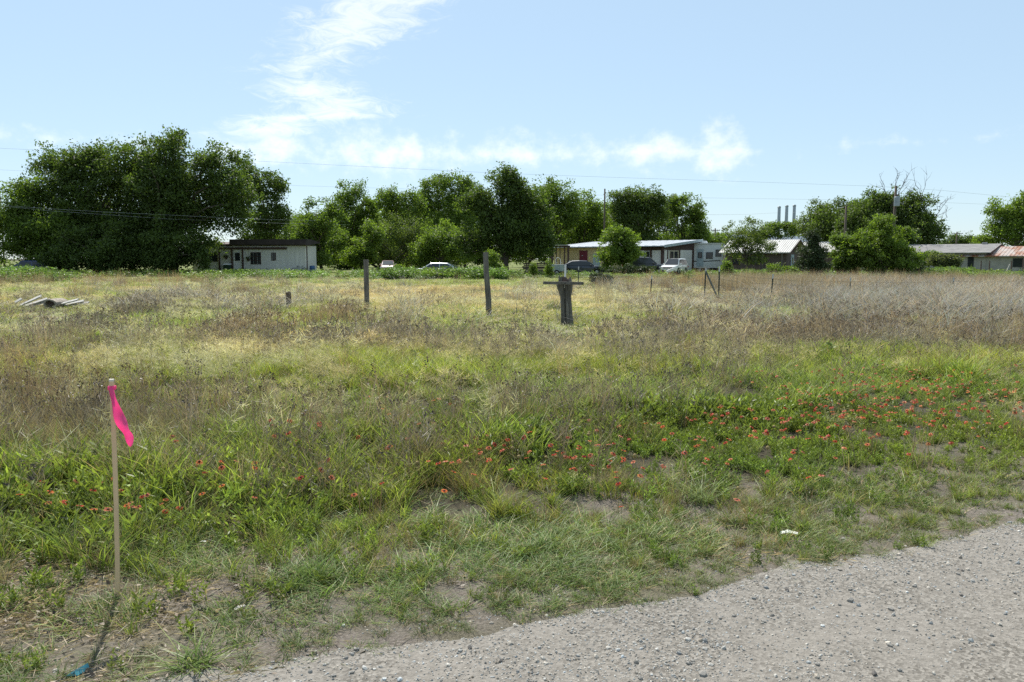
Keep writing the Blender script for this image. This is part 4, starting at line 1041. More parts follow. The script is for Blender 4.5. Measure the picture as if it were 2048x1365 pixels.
def bicycle(px, depth, rz):
    p = at(px, HORIZON, depth); t = thing('bicycle', 'old dark bicycle leaning near the right end of the trailer', 'bicycle', (p.x, depth, 0), rz)
    for x in (-.52, .52):
        w_ = MB(); pts = [(x + .33 * math.cos(a), 0, .34 + .33 * math.sin(a)) for a in np.linspace(0, 2 * math.pi, 21)]
        w_.tube(pts, .022, 5, False); ww = w_.build('wheel', DARKGREY, t)
        sp = MB()
        for a in np.linspace(0, math.pi, 6, endpoint=False): sp.tube([(x + .32 * math.cos(a), 0, .34 + .32 * math.sin(a)), (x - .32 * math.cos(a), 0, .34 - .32 * math.sin(a))], .003, 4)
        sp.build('spoke', STEEL, ww)
    f = MB()
    for a, b in (((-.52, 0, .34), (-.05, 0, .30)), ((-.05, 0, .30), (-.18, 0, .82)), ((-.18, 0, .78), (.36, 0, .80)), ((-.05, 0, .30), (.36, 0, .74)), ((-.52, 0, .34), (-.17, 0, .76)), ((.52, 0, .34), (.34, 0, .92))): f.tube([a, b], .018, 6)
    f.build('frame', STEEL, t); MB().box(-.30, -.06, -.07, .07, .83, .88).build('saddle', DARKGREY, t, bevel=.02)
    MB().tube([(.30, -.28, .98), (.34, -.1, .93), (.34, .1, .93), (.30, .28, .98)], .014, 6).build('handlebar', STEEL, t)
bicycle(598, D1 - 0.8, R(8))

# --- the long house with the metal roof (its walls run away to the left)
ANG = R(-35)
ex = Vector((math.cos(ANG), math.sin(ANG), 0)); ey = Vector((-math.sin(ANG), math.cos(ANG), 0))
def col_hit(P0, dvec, px):                   # how far along dvec from P0 the photograph's column px is met
    kk = (px - W / 2) / F * CP
    return (kk * P0.y - P0.x) / (dvec.x - kk * dvec.y)
P0 = Vector((xat(1325, 86), 86, 0))
def fx(px): return col_hit(P0, ex, px)       # local x on the front wall (negative: to the left)
def sy(px): return col_hit(P0, ey, px)       # local y on the end wall
hb = thing('ranch_house', 'long low house with a pale metal roof and burgundy door', 'house', P0, ANG)
EAVE, WD = 3.0, 9.4
XL, XM = fx(1108), fx(1272)
MB().box(XL, XM, 0, WD, -0.1, EAVE - 0.1).build('wall', TAN_SIDING, hb)
s_ = MB(); z = 0.35
while z < 2.85: s_.box(XL, XM, -0.018, -0.001, z, z + 0.03); z += 0.22
s_.build('siding_board', TAN_SIDING, hb)
MB().extr([(0, -0.1), (WD, -0.1), (WD, 3.55), (0, EAVE - 0.1)], 'x', XM + 0.003, 0).build('wall', BROWN_TRIM, hb)
roof_sheet(hb, 'roof', [(XL - 0.5, -0.7, EAVE), (0.5, -0.7, EAVE + 0.05), (0.5, WD + 0.6, 3.86), (XL - 0.5, WD + 0.6, 3.80)], METAL_ROOF, 0.10, 16)
MB().beam((0.52, -0.7, EAVE - 0.02), (0.52, WD + 0.6, 3.79), 0.04, 0.28).build('rake_board', PALEBLUE, hb)
d_ = MB().box(fx(1161), fx(1173), -0.05, 0, 0.15, zat(502, 92)).build('door', BURGUNDY, hb)
MB().lathe([(0, -.16), (.05, -.155), (.05, -.06), (.03, -.051)], 8, ((fx(1161) + fx(1173)) / 2 - .1, 0, 2.0), 'y').build('knocker', WHITE, d_)
MB().box(fx(1161) - .12, fx(1161) - .003, -.06, 0, .1, zat(501, 92)).box(fx(1173) + .003, fx(1173) + .12, -.06, 0, .1, zat(501, 92)).build('door_frame', BURGUNDY, hb)
MB().box(fx(1186), fx(1200), -0.04, -0.003, 0.1, 2.2).build('panel', PALEBLUE, hb)
for a, b in ((1278, 1289), (1304, 1323)):
    MB().box(fx(a), fx(b), -0.05, 0, 0.1, 2.55).build('white_panel', WHITE_SIDING, hb)
    seams(fx(a), fx(b), 0.3, -0.05, 0.1, 2.55).build('panel_batten', WHITE_SIDING, hb)
window(hb, fx(1290), fx(1300), 1.35, 2.5, 0, WHITE)
for px in (1302, 1324.3): MB().box(fx(px) - .09, fx(px) + .09, -0.16, -0.06, -.05, EAVE - .1).build('porch_post', BROWN_TRIM, hb)
# end wall: panels on the wall facing local +x
ew = lambda a, b, z0, z1, x=0.0, th=0.05: MB().box(x, x + th, sy(a), sy(b), z0, z1)
ew(1328, 1333, 0.1, 2.6).build('white_panel', WHITE_SIDING, hb); ew(1336, 1337.5, 0.1, 2.6).build('white_panel', WHITE_SIDING, hb)
ew(1360, 1383, 0.1, 2.62).build('white_panel', WHITE_SIDING, hb)
fr = MB()
y0, y1, z0, z1 = sy(1338), sy(1356), 0.75, 2.55
for a, b, c, d in ((y0, y1, z0, z0 + .09), (y0, y1, z1 - .09, z1), (y0, y0 + .12, z0 + .09, z1 - .09), (y1 - .12, y1, z0 + .09, z1 - .09)): fr.box(0, .06, a, b, c, d)
fr.box(.012, .05, (y0 + y1) / 2 - .06, (y0 + y1) / 2 + .06, z0 + .09, z1 - .09); fr.box(.014, .045, y0 + .12, y1 - .12, 1.36, 1.46)
wf = fr.build('window', CREAM, hb)
MB().box(-.002, .01, y0 + .12, y1 - .12, z0 + .09, z1 - .09).build('pane', GLASS, wf)
MB().box(0.3, 0.42, WD - .1, WD + .02, -.05, 3.55).build('porch_post', BROWN_TRIM, hb)
# porch frame at its left end
PD = 90.0
pf = thing('timber_porch', 'open dark timber porch frame at the left end of the tan house', 'porch', (xat(1104, PD), PD, 0))
for px, w_ in ((1104, .26), (1113, .10), (1120, .10), (1129, .14), (1136.5, .22)):
    MB().box(xat(px, PD) - xat(1104, PD) - w_ / 2, xat(px, PD) - xat(1104, PD) + w_ / 2, -w_ / 2, w_ / 2, -.05, 2.95).build('post', BROWN_TRIM, pf)
MB().box(-.6, xat(1140, PD) - xat(1104, PD), -.12, .12, 2.953, 3.12).build('beam', BROWN_TRIM, pf)
MB().box(-1.2, xat(1136, PD) - xat(1104, PD), -.5, 2.2, 3.125, 3.19).build('roof', WHITE_METAL, pf)
p = at(1145, 520, 89.5)
t = thing('chest_freezer', 'white chest freezer against the tan house wall', 'appliance', (p.x, 89.3, 0))
MB().box(-.42, .42, -.35, .35, .12, 1.30).build('body', WHITE, t, bevel=.03); MB().box(-.44, .44, -.37, .37, 1.303, 1.42).build('lid', WHITE, t, bevel=.03)
MB().box(-.12, .12, -.41, -.372, 1.33, 1.37).build('handle', DARKGREY, t)
for sx in (-1, 1):
    for s2 in (-1, 1): MB().box(sx * .36 - .04, sx * .36 + .04, s2 * .29 - .04, s2 * .29 + .04, -.03, .12).build('foot', DARKGREY, t)
p = at(1119, 525, 86)
t = thing('patio_chair', 'white patio chair with an open back on the porch', 'chair', (p.x, 86.5, 0.55), R(20))
MB().box(-.28, .28, -.25, .25, .42, .47).build('seat', WHITE, t, bevel=.015)
bk = MB().tube([(-.27, .24, .4), (-.27, .30, 1.0), (-.14, .34, 1.22), (.14, .34, 1.22), (.27, .30, 1.0), (.27, .24, .4)], .03, 6)
bk.build('backrest', WHITE, t)
for x in (-.24, .24):
    for y in (-.2, .2): MB().box(x - .025, x + .025, y - .025, y + .025, 0, .418).build('leg', WHITE, t)
    MB().box(x * 1.15 - .03, x * 1.15 + .03, -.22, .22, .66, .69).build('armrest', WHITE, t)
st_ = thing('porch_deck', 'low timber deck carrying the patio chair', 'deck', (p.x, 86.5, 0))
for i in range(7): MB().box(-1.4, 1.4, -.9 + i * .26, -.9 + i * .26 + .25, .47, .545).build('plank', GREYWOOD, st_)
for x in (-1.2, 1.2):
    for y in (-.7, .7): MB().box(x - .06, x + .06, y - .06, y + .06, -.05, .467).build('leg', GREYWOOD, st_)

# --- travel trailer
P1 = Vector((xat(1446, 92), 92, 0))
rv = thing('travel_trailer', 'white travel trailer parked at the end of the metal roof house', 'trailer', P1, R(-20))
RVW = mat('trailer_shell', (0.62, 0.63, 0.62), 0.4, 0.06, 2); RVL = -(xat(1446, 92) - xat(1388, 92)) / math.cos(R(20)) - 1.6
MB().extr([(RVL, .75), (RVL + .25, .6), (-.2, .6), (0, .75), (0, 3.2), (-.25, 3.38), (RVL + .3, 3.38), (RVL, 3.1)], 'y', 0, 2.5).build('body', RVW, rv)
MB().box(RVL + .15, -.1, -.15, 2.6, 3.384, 3.44).build('roof', WHITE, rv)
a_ = MB().hexa([(-3.0, .8, 3.443), (-1.9, .8, 3.443), (-1.9, 1.7, 3.443), (-3.0, 1.7, 3.443)], [(-2.85, .9, 3.72), (-2.05, .9, 3.72), (-2.05, 1.6, 3.72), (-2.85, 1.6, 3.72)]); a_.build('air_conditioner', WHITE, rv)
window(rv, -1.9, -1.15, 1.65, 2.4, 0, DARKGREY); window(rv, -.85, -.2, 1.9, 2.7, 0, DARKGREY); window(rv, RVL + .5, RVL + 1.0, 1.7, 2.9, 0, WHITE)
d_ = MB().box(-2.95, -2.2, -.03, 0, .75, 2.75).build('door', PALEBLUE, rv); window(d_, -2.8, -2.35, 1.75, 2.4, -.031, DARKGREY)
MB().extr([(RVL + .1, 1.35), (-2.4, 1.28), (-.1, 1.42), (-.1, 1.5), (-2.4, 1.4), (RVL + .1, 1.42)], 'y', -.008, -.001).build('stripe', DARKGREY, rv)
for x in (-2.6, -1.75): 
    w_ = MB().lathe([(.2, 0), (.36, .02), (.38, .1), (.38, .2), (.36, .24)], 14, (x, .02, .36), 'y').build('wheel', DARKGREY, rv)
    MB().lathe([(.0, -.01), (.18, -.006), (.2, .0)], 10, (x, .02, .36), 'y').build('rim', STEEL, w_)
MB().beam((0, 1.25, .62), (1.3, 1.25, .58), .12, .12).build('hitch', DARKGREY, rv)
MB().box(RVL + .3, -.3, .4, .5, -.05, .6).build('skirting', DARKGREY, rv)

# --- the brown house with the white roof and the gable
def gable_house(name, label, corner, ang, length, width, eave, ridge, wallm, roofm, over=0.5, ribs=0, gable=None):
    """corner: front right corner; the front wall runs to local -x, the gable end faces local +x."""
    h = thing(name, label, 'house', corner, ang)
    MB().box(-length, 0, 0, width, -0.1, eave).build('wall', wallm, h)
    MB().extr([(0.02, eave + 0.003), (width - 0.02, eave + 0.003), (width / 2, ridge - 0.12)], 'x', -length + .02, -0.02).build('gable', gable or wallm, h)
    sl = (ridge - eave) / (width / 2)
    roof_sheet(h, 'roof_slope', [(-length - over, -over, eave - over * sl + .12), (over, -over, eave - over * sl + .12), (over, width / 2, ridge + .12), (-length - over, width / 2, ridge + .12)], roofm, .09, ribs)
    roof_sheet(h, 'roof_slope', [(over, width + over, eave - over * sl + .12), (-length - over, width + over, eave - over * sl + .12), (-length - over, width / 2 + .003, ridge + .12), (over, width / 2 + .003, ridge + .12)], roofm, .09, ribs)
    for a, b in (((over + .02, -over, eave - over * sl + .04), (over + .02, width / 2, ridge + .03)), ((over + .02, width / 2, ridge + .03), (over + .02, width + over, eave - over * sl + .04))):
        MB().beam(a, b, .035, .2).build('rake_board', BROWN_TRIM, h)
    return h
P2 = Vector((xat(1573, 86), 86, 0))
hg = gable_house('cottage', 'brown house with a bright white metal roof and dark gable', P2, R(-36), 6.8, 5.6, 2.45, 3.62, BROWN_WALL, WHITE_METAL, 0.55, 34, BROWN_TRIM)
window(hg, -6.0, -5.1, 1.0, 2.0, 0, BROWN_TRIM, (1, 0)); window(hg, -3.9, -3.0, 1.0, 2.0, 0, BROWN_TRIM, (1, 0))
for x in (-2.4, -.35): MB().beam((x, -.42, -.05), (x, -.42, 2.25), .1, .1).build('porch_post', GREYWOOD, hg)
f_ = MB().box(0, .05, 1.5, 2.5, 0, 2.1).build('door', PALEBLUE, hg)
MB().box(.051, .06, 1.75, 2.25, 1.1, 1.8).build('pane', GLASS, f_); MB().box(.051, .09, 2.36, 2.42, .95, 1.05).build('handle', STEEL, f_)
P3 = Vector((xat(1668, 100), 100, 0))
h2 = gable_house('cottage', 'pale roofed house mostly hidden behind the juniper', P3, R(-20), 9.0, 6.0, 2.5, 3.7, BROWN_WALL, WHITE_METAL, .4, 24)
window(h2, -3, -2, 1, 2, 0, WHITE, (1, 1)); window(h2, -6, -5, 1, 2, 0, WHITE, (1, 1))
MB().box(-4.4, -3.5, -.05, 0, 0, 2.05).build('door', BROWN_TRIM, h2)
P4 = Vector((xat(1665, 150), 150, 0))
h3 = gable_house('metal_shed', 'long dark blue grey metal shed rising behind the white roof', P4, R(-4), 17, 12, 4.6, 6.15, BLUEGREY, BLUEGREY, .3, 40)
MB().box(-9, -5.5, -.06, 0, 0, 3.6).build('door', STEEL, h3); window(h3, -13, -11.8, 1.4, 2.5, 0, WHITE)
# --- the grey roofed block house on the right
P5 = Vector((xat(1972, 84), 84, 0))
h4 = gable_house('block_house', 'long painted block house with a weathered grey shingle roof', P5, R(-42), 12.6, 9.0, 2.3, 3.15, BLOCK, SHINGLE, .5, 0, BROWN_TRIM)
rows = MB()
for i in range(9):
    t_ = (i + 1) / 10; rows.beam((-13.0, -.5 + 5 * t_, 2.3 - .0944 * 1 + .135 + (3.15 - 2.3 + .094) * t_), (.45, -.5 + 5 * t_, 2.3 - .0944 + .135 + (3.15 - 2.3 + .094) * t_), .05, .02)
rows.build('shingle_course', SHINGLE, h4)
def f5(px): return col_hit(P5, ex5, px)
ex5 = Vector((math.cos(R(-42)), math.sin(R(-42)), 0))
window(h4, f5(1936), f5(1948), .75, 1.95, 0, DARKGREY, (0, 1)); window(h4, f5(1890), f5(1904), .8, 1.95, 0, BROWN_TRIM, (1, 0)); window(h4, f5(1908), f5(1919), .5, 1.95, 0, DARKGREY, (1, 0))
MB().box(0, .06, 1.3, 2.2, 0, 2.0).build('door', BLUEGREY, h4)
MB().box(f5(1945) - .1, f5(1945) + .35, 4.3, 4.7, 3.1, 3.45).build('vent', SHINGLE, h4)
P6 = Vector((xat(2110, 80), 80, 0))
h5 = gable_house('block_house', 'low block wing with a rust streaked metal roof at the photo edge', P6, R(-42), 8.0, 7.0, 1.95, 2.85, BLOCK, RUSTY, .45, 26, BROWN_TRIM)
window(h5, -3.6, -2.7, .8, 1.7, 0, DARKGREY)

# ------------------------------------------------------------------ cars
TYRE = mat('tyre_rubber', (0.02, 0.02, 0.02), 0.85, 0.2, 6)
RIM = mat('wheel_rim', (0.42, 0.42, 0.43), 0.35, 0.1, 5, metal=0.7)
LAMPR = mat('tail_lamp_red', (0.30, 0.015, 0.015), 0.25, 0.1, 5)
LAMPW = mat('headlamp', (0.62, 0.63, 0.62), 0.2, 0.1, 5)
def car(name, label, cat, loc, heading, paint, Ln=4.7, Wd=1.78, H=1.45, belt=0.92, hood=0.88, deck=0.95, cab=(-1.95, -1.0, 0.45, 1.25), lower=None, suv=False):
    """heading: direction of the nose. cab: x of rear-glass foot, roof rear, roof front, windscreen foot (nose at +x)."""
    t = thing(name, label, cat, loc, heading)
    hl, hw = Ln / 2, Wd / 2
    wx = (-hl + 0.95, hl - 0.9); wr = 0.33 if not suv else 0.37
    xs = sorted(set([-hl, -hl + .12] + [w + d for w in wx for d in (-.42, -.36, -.2, 0, .2, .36, .42)] + [cab[0], cab[3], -.4, .3, hl - .25, hl]))
    def top(x):
        if x < cab[0]: f = (x + hl) / (cab[0] + hl); return deck - .10 * (1 - f) ** 2
        if x > cab[3]: f = (x - cab[3]) / (hl - cab[3]); return belt + .02 - (belt + .02 - hood + .0) * f - .16 * f ** 3
        return belt + (deck - belt) * (cab[3] - x) / (cab[3] - cab[0])
    def half(x): e = abs(x) / hl; return hw * (1 - .12 * e ** 4 - .05 * e ** 12)
    def sill(x):
        z = .26 if not suv else .34
        for w in wx:
            d = abs(x - w)
            if d < .42: z = max(z, wr + math.sqrt(max(0, .40 ** 2 - d * d)) * .92)
        if abs(x) > hl - .05: z = max(z, .38)
        return z
    rings = []
    for x in xs:
        tz, h, b = top(x), half(x), sill(x); b = min(b, tz - .14)
        ring = [(-h * .93, b), (-h, b + .1 * (tz - b) + .02), (-h, tz - .22 if tz - .22 > b + .05 else b + .05), (-h * .94, tz - .04), (-h * .80, tz), (h * .80, tz), (h * .94, tz - .04), (h, tz - .22 if tz - .22 > b + .05 else b + .05), (h, b + .1 * (tz - b) + .02), (h * .93, b)]
        rings.append([(x, y, z) for y, z in ring])
    mb = MB(); n = 10; vs = [v for r in rings for v in r]; fs = []
    for i in range(len(xs) - 1):
        for j in range(n): fs.append((i * n + j, i * n + (j + 1) % n, (i + 1) * n + (j + 1) % n, (i + 1) * n + j))
    fs += [tuple(range(n)), tuple(range(len(xs) * n - 1, (len(xs) - 1) * n - 1, -1))]
    mb.add(vs, fs); mb.build('body', paint, t, smooth=False)
    # greenhouse
    cr = []
    for x, z, f in ((cab[0], deck - .02, .86), (cab[1], H - .03, .70), ((cab[1] + cab[2]) / 2, H, .71), (cab[2], H - .03, .69), (cab[3], belt - .01, .84)):
        h = hw * f; lo = belt - .03 if x not in (cab[0], cab[3]) else z - .03
        cr.append([(x, -hw * .88, lo), (x, -h, z - .05 if z > belt + .2 else z), (x, -h * .85, z), (x, h * .85, z), (x, h, z - .05 if z > belt + .2 else z), (x, hw * .88, lo)])
    mb = MB(); n = 6; vs = [v for r in cr for v in r]; fs = []
    for i in range(4):
        for j in range(n): fs.append((i * n + j, i * n + (j + 1) % n, (i + 1) * n + (j + 1) % n, (i + 1) * n + j))
    fs += [tuple(range(n)), tuple(range(5 * n - 1, 4 * n - 1, -1))]
    mb.add(vs, fs); mb.build('cabin', paint, t)
    def pane(nm, pts, off):
        pts = [Vector(p) for p in pts]; o = Vector(off)
        MB().add([p + o * .004 for p in pts] + [p + o for p in pts], [(0, 1, 2, 3), (7, 6, 5, 4)] + [(i, 4 + i, 4 + (i + 1) % 4, (i + 1) % 4) for i in range(4)]).build(nm, GLASS, t)
    a, b, c, d = cab
    def lerp(p, q, f): return Vector(p).lerp(Vector(q), f)
    def inset(q, m=.1):
        cx_ = sum((Vector(p) for p in q), Vector()) / 4; return [Vector(p).lerp(cx_, m) for p in q]
    fw, rw = hw * .84, hw * .69
    pane('windscreen', inset([(d, -fw, belt), (d, fw, belt), (c, rw * .93, H - .04), (c, -rw * .93, H - .04)], .07), (.03, 0, .03))
    pane('rear_window', inset([(a, fw, deck), (a, -fw, deck), (b, -hw * .65, H - .04), (b, hw * .65, H - .04)], .08), (-.03, 0, .03))
    m_ = (b + c) / 2 - .05
    for s in (-1, 1):
        def P(x, z): 
            f = (z - belt) / (H - .08 - belt); return (x, s * (hw * .875 + (hw * .70 - hw * .875) * f), z)
        zt = H - .11; zb = belt + .03
        q1 = [P(m_ + .04, zb), P(d - .28, zb), P(c + .02, zt), P(m_ + .04, zt)]
        q2 = [P(a + (.34 if not suv else .2), zb), P(m_ - .04, zb), P(m_ - .04, zt), P(b + (.02 if not suv else .0), zt)]
        for q in (q1, q2): pane('side_window', q if s < 0 else q[::-1], (0, s * .025, 0))
        for w in wx:
            y = s * (hw - .11)
            wh = MB().lathe([(wr * .6, -.1), (wr * .95, -.1), (wr, -.06), (wr, .06), (wr * .95, .1), (wr * .6, .1)], 18, (w, y, wr), 'y').build('wheel', TYRE, t)
            MB().lathe([(.02, s * .105), (wr * .3, s * .112), (wr * .58, s * .09), (wr * .59, s * .05)], 14, (w, y, wr), 'y').build('rim', RIM, wh)
        MB().box(hl - .14, hl + .01, s * hw * .80 - .18, s * hw * .80 + .10, hood - .28, hood - .14).build('headlight', LAMPW, t, bevel=.02)
        MB().box(-hl - .015, -hl + .16, s * hw * .80 - .18, s * hw * .80 + .12, deck - .30, deck - .12).build('tail_light', LAMPR, t, bevel=.02)
        MB().box(d - .38, d - .22, s * (hw + .02) - .07, s * (hw + .02) + .09, belt, belt + .14).build('mirror', paint, t, bevel=.03)
        MB().box(-.15, .02, s * (hw - .005), s * (hw + .03), belt - .14, belt - .10).build('door_handle', lower or paint, t)
    MB().box(hl - .05, hl + .07, -hw * .88, hw * .88, .34, .54).build('bumper', lower or paint, t, bevel=.03)
    MB().box(-hl - .07, -hl + .05, -hw * .88, hw * .88, .34, .56).build('bumper', lower or paint, t, bevel=.03)
    MB().box(hl - .02, hl + .03, -.45, .45, hood - .28, hood - .16).build('grille', DARKGREY, t)
    MB().box(-hl - .085, -hl - .071, -.26, .26, .44, .55).build('number_plate', WHITE, t)
    return t
def paint(nm, c, r=0.28): return mat(nm, c, r, 0.08, 1.5, coat=0.6, spec=0.5)
DNAVY = paint('navy_paint', (0.018, 0.024, 0.042)); DBLACK = paint('charcoal_paint', (0.022, 0.023, 0.027))
PWHITE = paint('white_car_paint', (0.70, 0.69, 0.66)); PSILV = paint('silver_paint', (0.50, 0.53, 0.54)); PRED = paint('faded_red_paint', (0.36, 0.17, 0.15), 0.4); PBLUE = paint('blue_car_paint', (0.02, 0.04, 0.14))
car('sedan', 'dark navy sedan with a red tail light parked before the tan house', 'car', (xat(1165, 82), 82, 0.02), R(-10), DNAVY, 4.85, 1.82, 1.47)
car('suv_wagon', 'dark charcoal suv half hidden by the bright round tree', 'car', (xat(1292, 83), 83, 0.02), R(-14), DBLACK, 4.7, 1.88, 1.82, 1.10, 1.05, 1.12, (-2.25, -1.95, .35, 1.15), suv=True)
tk = car('small_suv', 'white small suv facing out with its bumper hanging off', 'car', (xat(1353, 80), 81, 0.02), math.atan2(-0.86, -0.50), PWHITE, 4.1, 1.74, 1.66, 1.02, 0.98, 1.05, (-1.98, -1.75, .25, .95), lower=DNAVY, suv=True)
p = at(1340, 543, 79)
sb = MB().extr([(-.62, 0), (-.5, .16), (-.1, .24), (.3, .26), (.52, .20), (.6, .05), (.3, .0), (-.2, -.05)], 'y', -.07, .07).build('car_bumper', WHITE, None, bevel=.02)
sb.location = (p.x, 78.55, 0.42); sb.rotation_euler = (0, R(-14), R(8)); tag(sb, 'loose crumpled bumper cover propped at the white suv front', 'bumper')
sb2 = MB().box(-.14, -.06, .072, .75, .0, .10).box(.16, .24, .072, .75, .0, .10).build('bracket', DARKGREY, sb)
car('sedan', 'silver sedan sunk in tall green weeds with only its roof showing', 'car', (xat(874, 70), 70, -0.10), R(176), PSILV, 4.6, 1.76, 1.42)
car('sedan', 'faded red sedan facing out under the mesquite', 'car', (xat(776, 94), 94, 0), R(-82), PRED, 4.6, 1.76, 1.46)
car('sedan', 'dark blue sedan in deep shade at the photo edge', 'car', (xat(58, 78), 78, 0), R(200), PBLUE, 4.6, 1.78, 1.5)

# --- yard things near the middle house
t = thing('box_trailer', 'pale blue open box trailer parked left of the navy sedan', 'trailer', (xat(1113, 80), 80, 0))
MB().box(-.72, .72, -.6, .6, .42, 1.08).build('box', PALEBLUE, t); MB().beam((.72, 0, .46), (1.5, 0, .42), .08, .08).build('drawbar', STEEL, t)
for s in (-1, 1): 
    w_ = MB().lathe([(.16, -.08), (.27, -.07), (.28, 0), (.27, .07), (.16, .08)], 14, (0, s * .70, .28), 'y').build('wheel', TYRE, t)
    MB().lathe([(.02, s * .085), (.15, s * .08), (.16, s * .04)], 10, (0, s * .7, .28), 'y').build('rim', RIM, w_)
t = thing('board_stack', 'stack of dark weathered boards leaning by the loose pecan', 'lumber', (xat(1074, 77), 77, 0), R(-6))
rg = random.Random(4)
for i in range(8):
    z = .10 + i * .155
    MB().beam((-1.30 + rg.uniform(-.15, .2), rg.uniform(-.06, .06), z), (1.28 + rg.uniform(-.25, .1), rg.uniform(-.06, .06), z + rg.uniform(-.02, .04)), .24, .125).build('plank', BROWN_WALL, t)
for x in (-1.0, 0, 1.0): MB().box(x - .05, x + .05, .14, .24, -.05, 1.3).build('stake', BROWN_TRIM, t)
pl = MB().beam((-1.0, 0, 1.72), (-.2, 0, 1.44), .18, .05).beam((-.2, 0, 1.44), (1.35, 0, 1.32), .18, .05).build('loose_board', PALEWOOD); pl.location = (xat(1074, 77), 76.9, -.02)
tag(pl, 'bent pale board lying on top of the dark board stack', 'board')
# ------------------------------------------------------------------ poles and wires
def pole(label, px, depth, top_py, r=0.14, arm=None, can=None, group=None):
    zt = zat(top_py, depth); t = thing('utility_pole', label, 'pole', (xat(px, depth), depth, 0), group=group)
    MB().tube([(0, 0, -.3), (0, 0, zt * .5), (0, 0, zt)], [r * 1.15, r, r * .75], 10).build('post', POLEWOOD, t, smooth=True)
    if arm:
        MB().box(-arm, arm, -r - .1, -r, zt - .6, zt - .45).build('crossarm', POLEWOOD, t)
        for x in (-arm * .9, -arm * .4, arm * .4, arm * .9): MB().lathe([(.03, 0), (.06, .05), (.04, .1), (.06, .15), (.02, .2)], 8, (x, -r - .05, zt - .447)).build('insulator', STEEL, t)
    if can:
        z0, z1 = zat(can[1], depth), zat(can[0], depth)
        c = MB().lathe([(.20, z0), (.27, z0 + .05), (.27, z1 - .1), (.22, z1)], 14, (-.05, -r - .30, 0)).build('transformer', STEEL, t)
        MB().lathe([(.05, z1 + .002), (.06, z1 + .1), (.03, z1 + .22)], 8, (-.05, -r - .3, 0)).build('bushing', BROWN_TRIM, c)
    return t
pole('wooden pole with a grey transformer can before the broad dark oak', 1785, 82, 372, .15, None, (394, 414))
pole('plain dark wooden pole left of the broad dark oak', 1688, 92, 412, .14)
pole('wooden pole rising above the trees beside the round dark oak', 1208, 108, 378, .13)
pole('thin wooden pole with a crossarm far beyond the grey roof', 1911, 230, 464, .22, 1.6)
pole('thin far pole at the left photo edge', 8, 150, 392, .16, .8)
pole('far pole between the travel trailer and the feathery tree', 1429, 180, 457, .18, 1.0)
for i, (px, tp) in enumerate(((1555, 413), (1570, 411), (1585, 410))):
    t = thing('steel_pole', ['leftmost of three tall grey steel poles', 'middle of three tall grey steel poles', 'rightmost of three tall grey steel poles'][i], 'pole', (xat(px, 300), 300, 0), group='three tall steel poles')
    zt = zat(tp, 300); MB().lathe([(.75, -.3), (.62, zt * .6), (.55, zt - .1), (.48, zt)], 14).build('shaft', STEEL, t, smooth=True)
    MB().lathe([(.58, zt - .55), (.66, zt - .5), (.66, zt - .3), (.58, zt - .25)], 14).build('collar', STEEL, t)
WIRE = mat('wire_aluminium', (0.48, 0.49, 0.50), 0.5, 0.05, 2)
def wire(label, pts, depth, r=0.022):
    """pts: photograph points the wire passes; depth: one distance, or one for each point."""
    dp = depth if hasattr(depth, '__len__') else [depth] * len(pts)
    P = [at(x, y, d) for (x, y), d in zip(pts, dp)]
    o = MB().tube(P, r, 5).build('power_line', WIRE); return tag(o, label, 'wire', 'overhead wires')
wire('highest overhead wire crossing the whole sky', [(-160, 288), (0, 297), (260, 309), (520, 323), (760, 335), (1000, 347), (1250, 356), (1500, 364), (1750, 373), (1880, 381), (2048, 397), (2200, 412)], 134, .014)
wire('second overhead wire from the oaks to the right photo edge', [(-160, 333), (0, 340), (300, 356), (600, 372), (800, 378), (1100, 388), (1400, 396), (1600, 399), (1800, 402), (2048, 412), (2200, 420)], 138, .012)
wire('low wire sagging in front of the grove', [(-160, 402), (0, 411), (100, 418), (220, 425), (330, 430), (450, 436), (560, 440), (700, 443)], [76, 76, 77, 78, 78, 79, 84, 104], .007)
wire('lower of two wires sagging in front of the grove', [(-160, 396), (100, 422), (330, 438), (560, 447), (700, 450)], [76, 77, 78, 86, 104], .006)
wire('wire running into the three steel poles', [(1340, 428), (1429, 430), (1500, 429), (1555, 426)], [170, 180, 240, 299.2], .025)
wire('wire between steel poles and the plain dark pole', [(1585, 425), (1640, 420), (1688, 415)], [299, 180, 92], .016)
wire('lower wire right of the round dark oak', [(1330, 444), (1429, 460), (1500, 456), (1560, 452)], [130, 180, 240, 299], .022)
wire('wire from the transformer pole to the far crossarm pole', [(1785, 395), (1850, 440), (1911, 467)], [82, 140, 229.6], .015)

# ------------------------------------------------------------------ posts, cross, wire fence, debris
def gz(x, y): return float(height(np.array([x]), np.array([y]))[0])
b = gnd(978, 641); t_ = at(971, 505, b.y)
o = MB().tube([(0, 0, -.35), (-.01, 0, .5), (t_.x - b.x + .02, 0, 1.3), (t_.x - b.x, .02, t_.z)], [.085, .08, .075, .07], 10).build('fence_post', GREYWOOD)
o.location = (b.x, b.y, 0); tag(o, 'tall round weathered post leaning slightly left of the cross', 'post', 'weathered wooden posts in the field')
b = gnd(734, 616); t_ = at(732, 520, b.y)
o = MB().beam((0, 0, -.3), (t_.x - b.x, 0, t_.z), .15, .14, (0, 1, 0)).build('fence_post', GREYWOOD, bevel=.008)
o.location = (b.x, b.y, 0); tag(o, 'square grey post standing alone in the middle field', 'post', 'weathered wooden posts in the field')
b = gnd(577, 622); t_ = at(577, 584, b.y)
o = MB().tube([(0, 0, -.3), (0.02, 0, .3), (0.01, 0, t_.z - .02), (0, 0, t_.z)], [.09, .085, .08, .05], 9).build('fence_post', mat('brown_stub', (0.12, .085, .06), .9, .3, 8, .6))
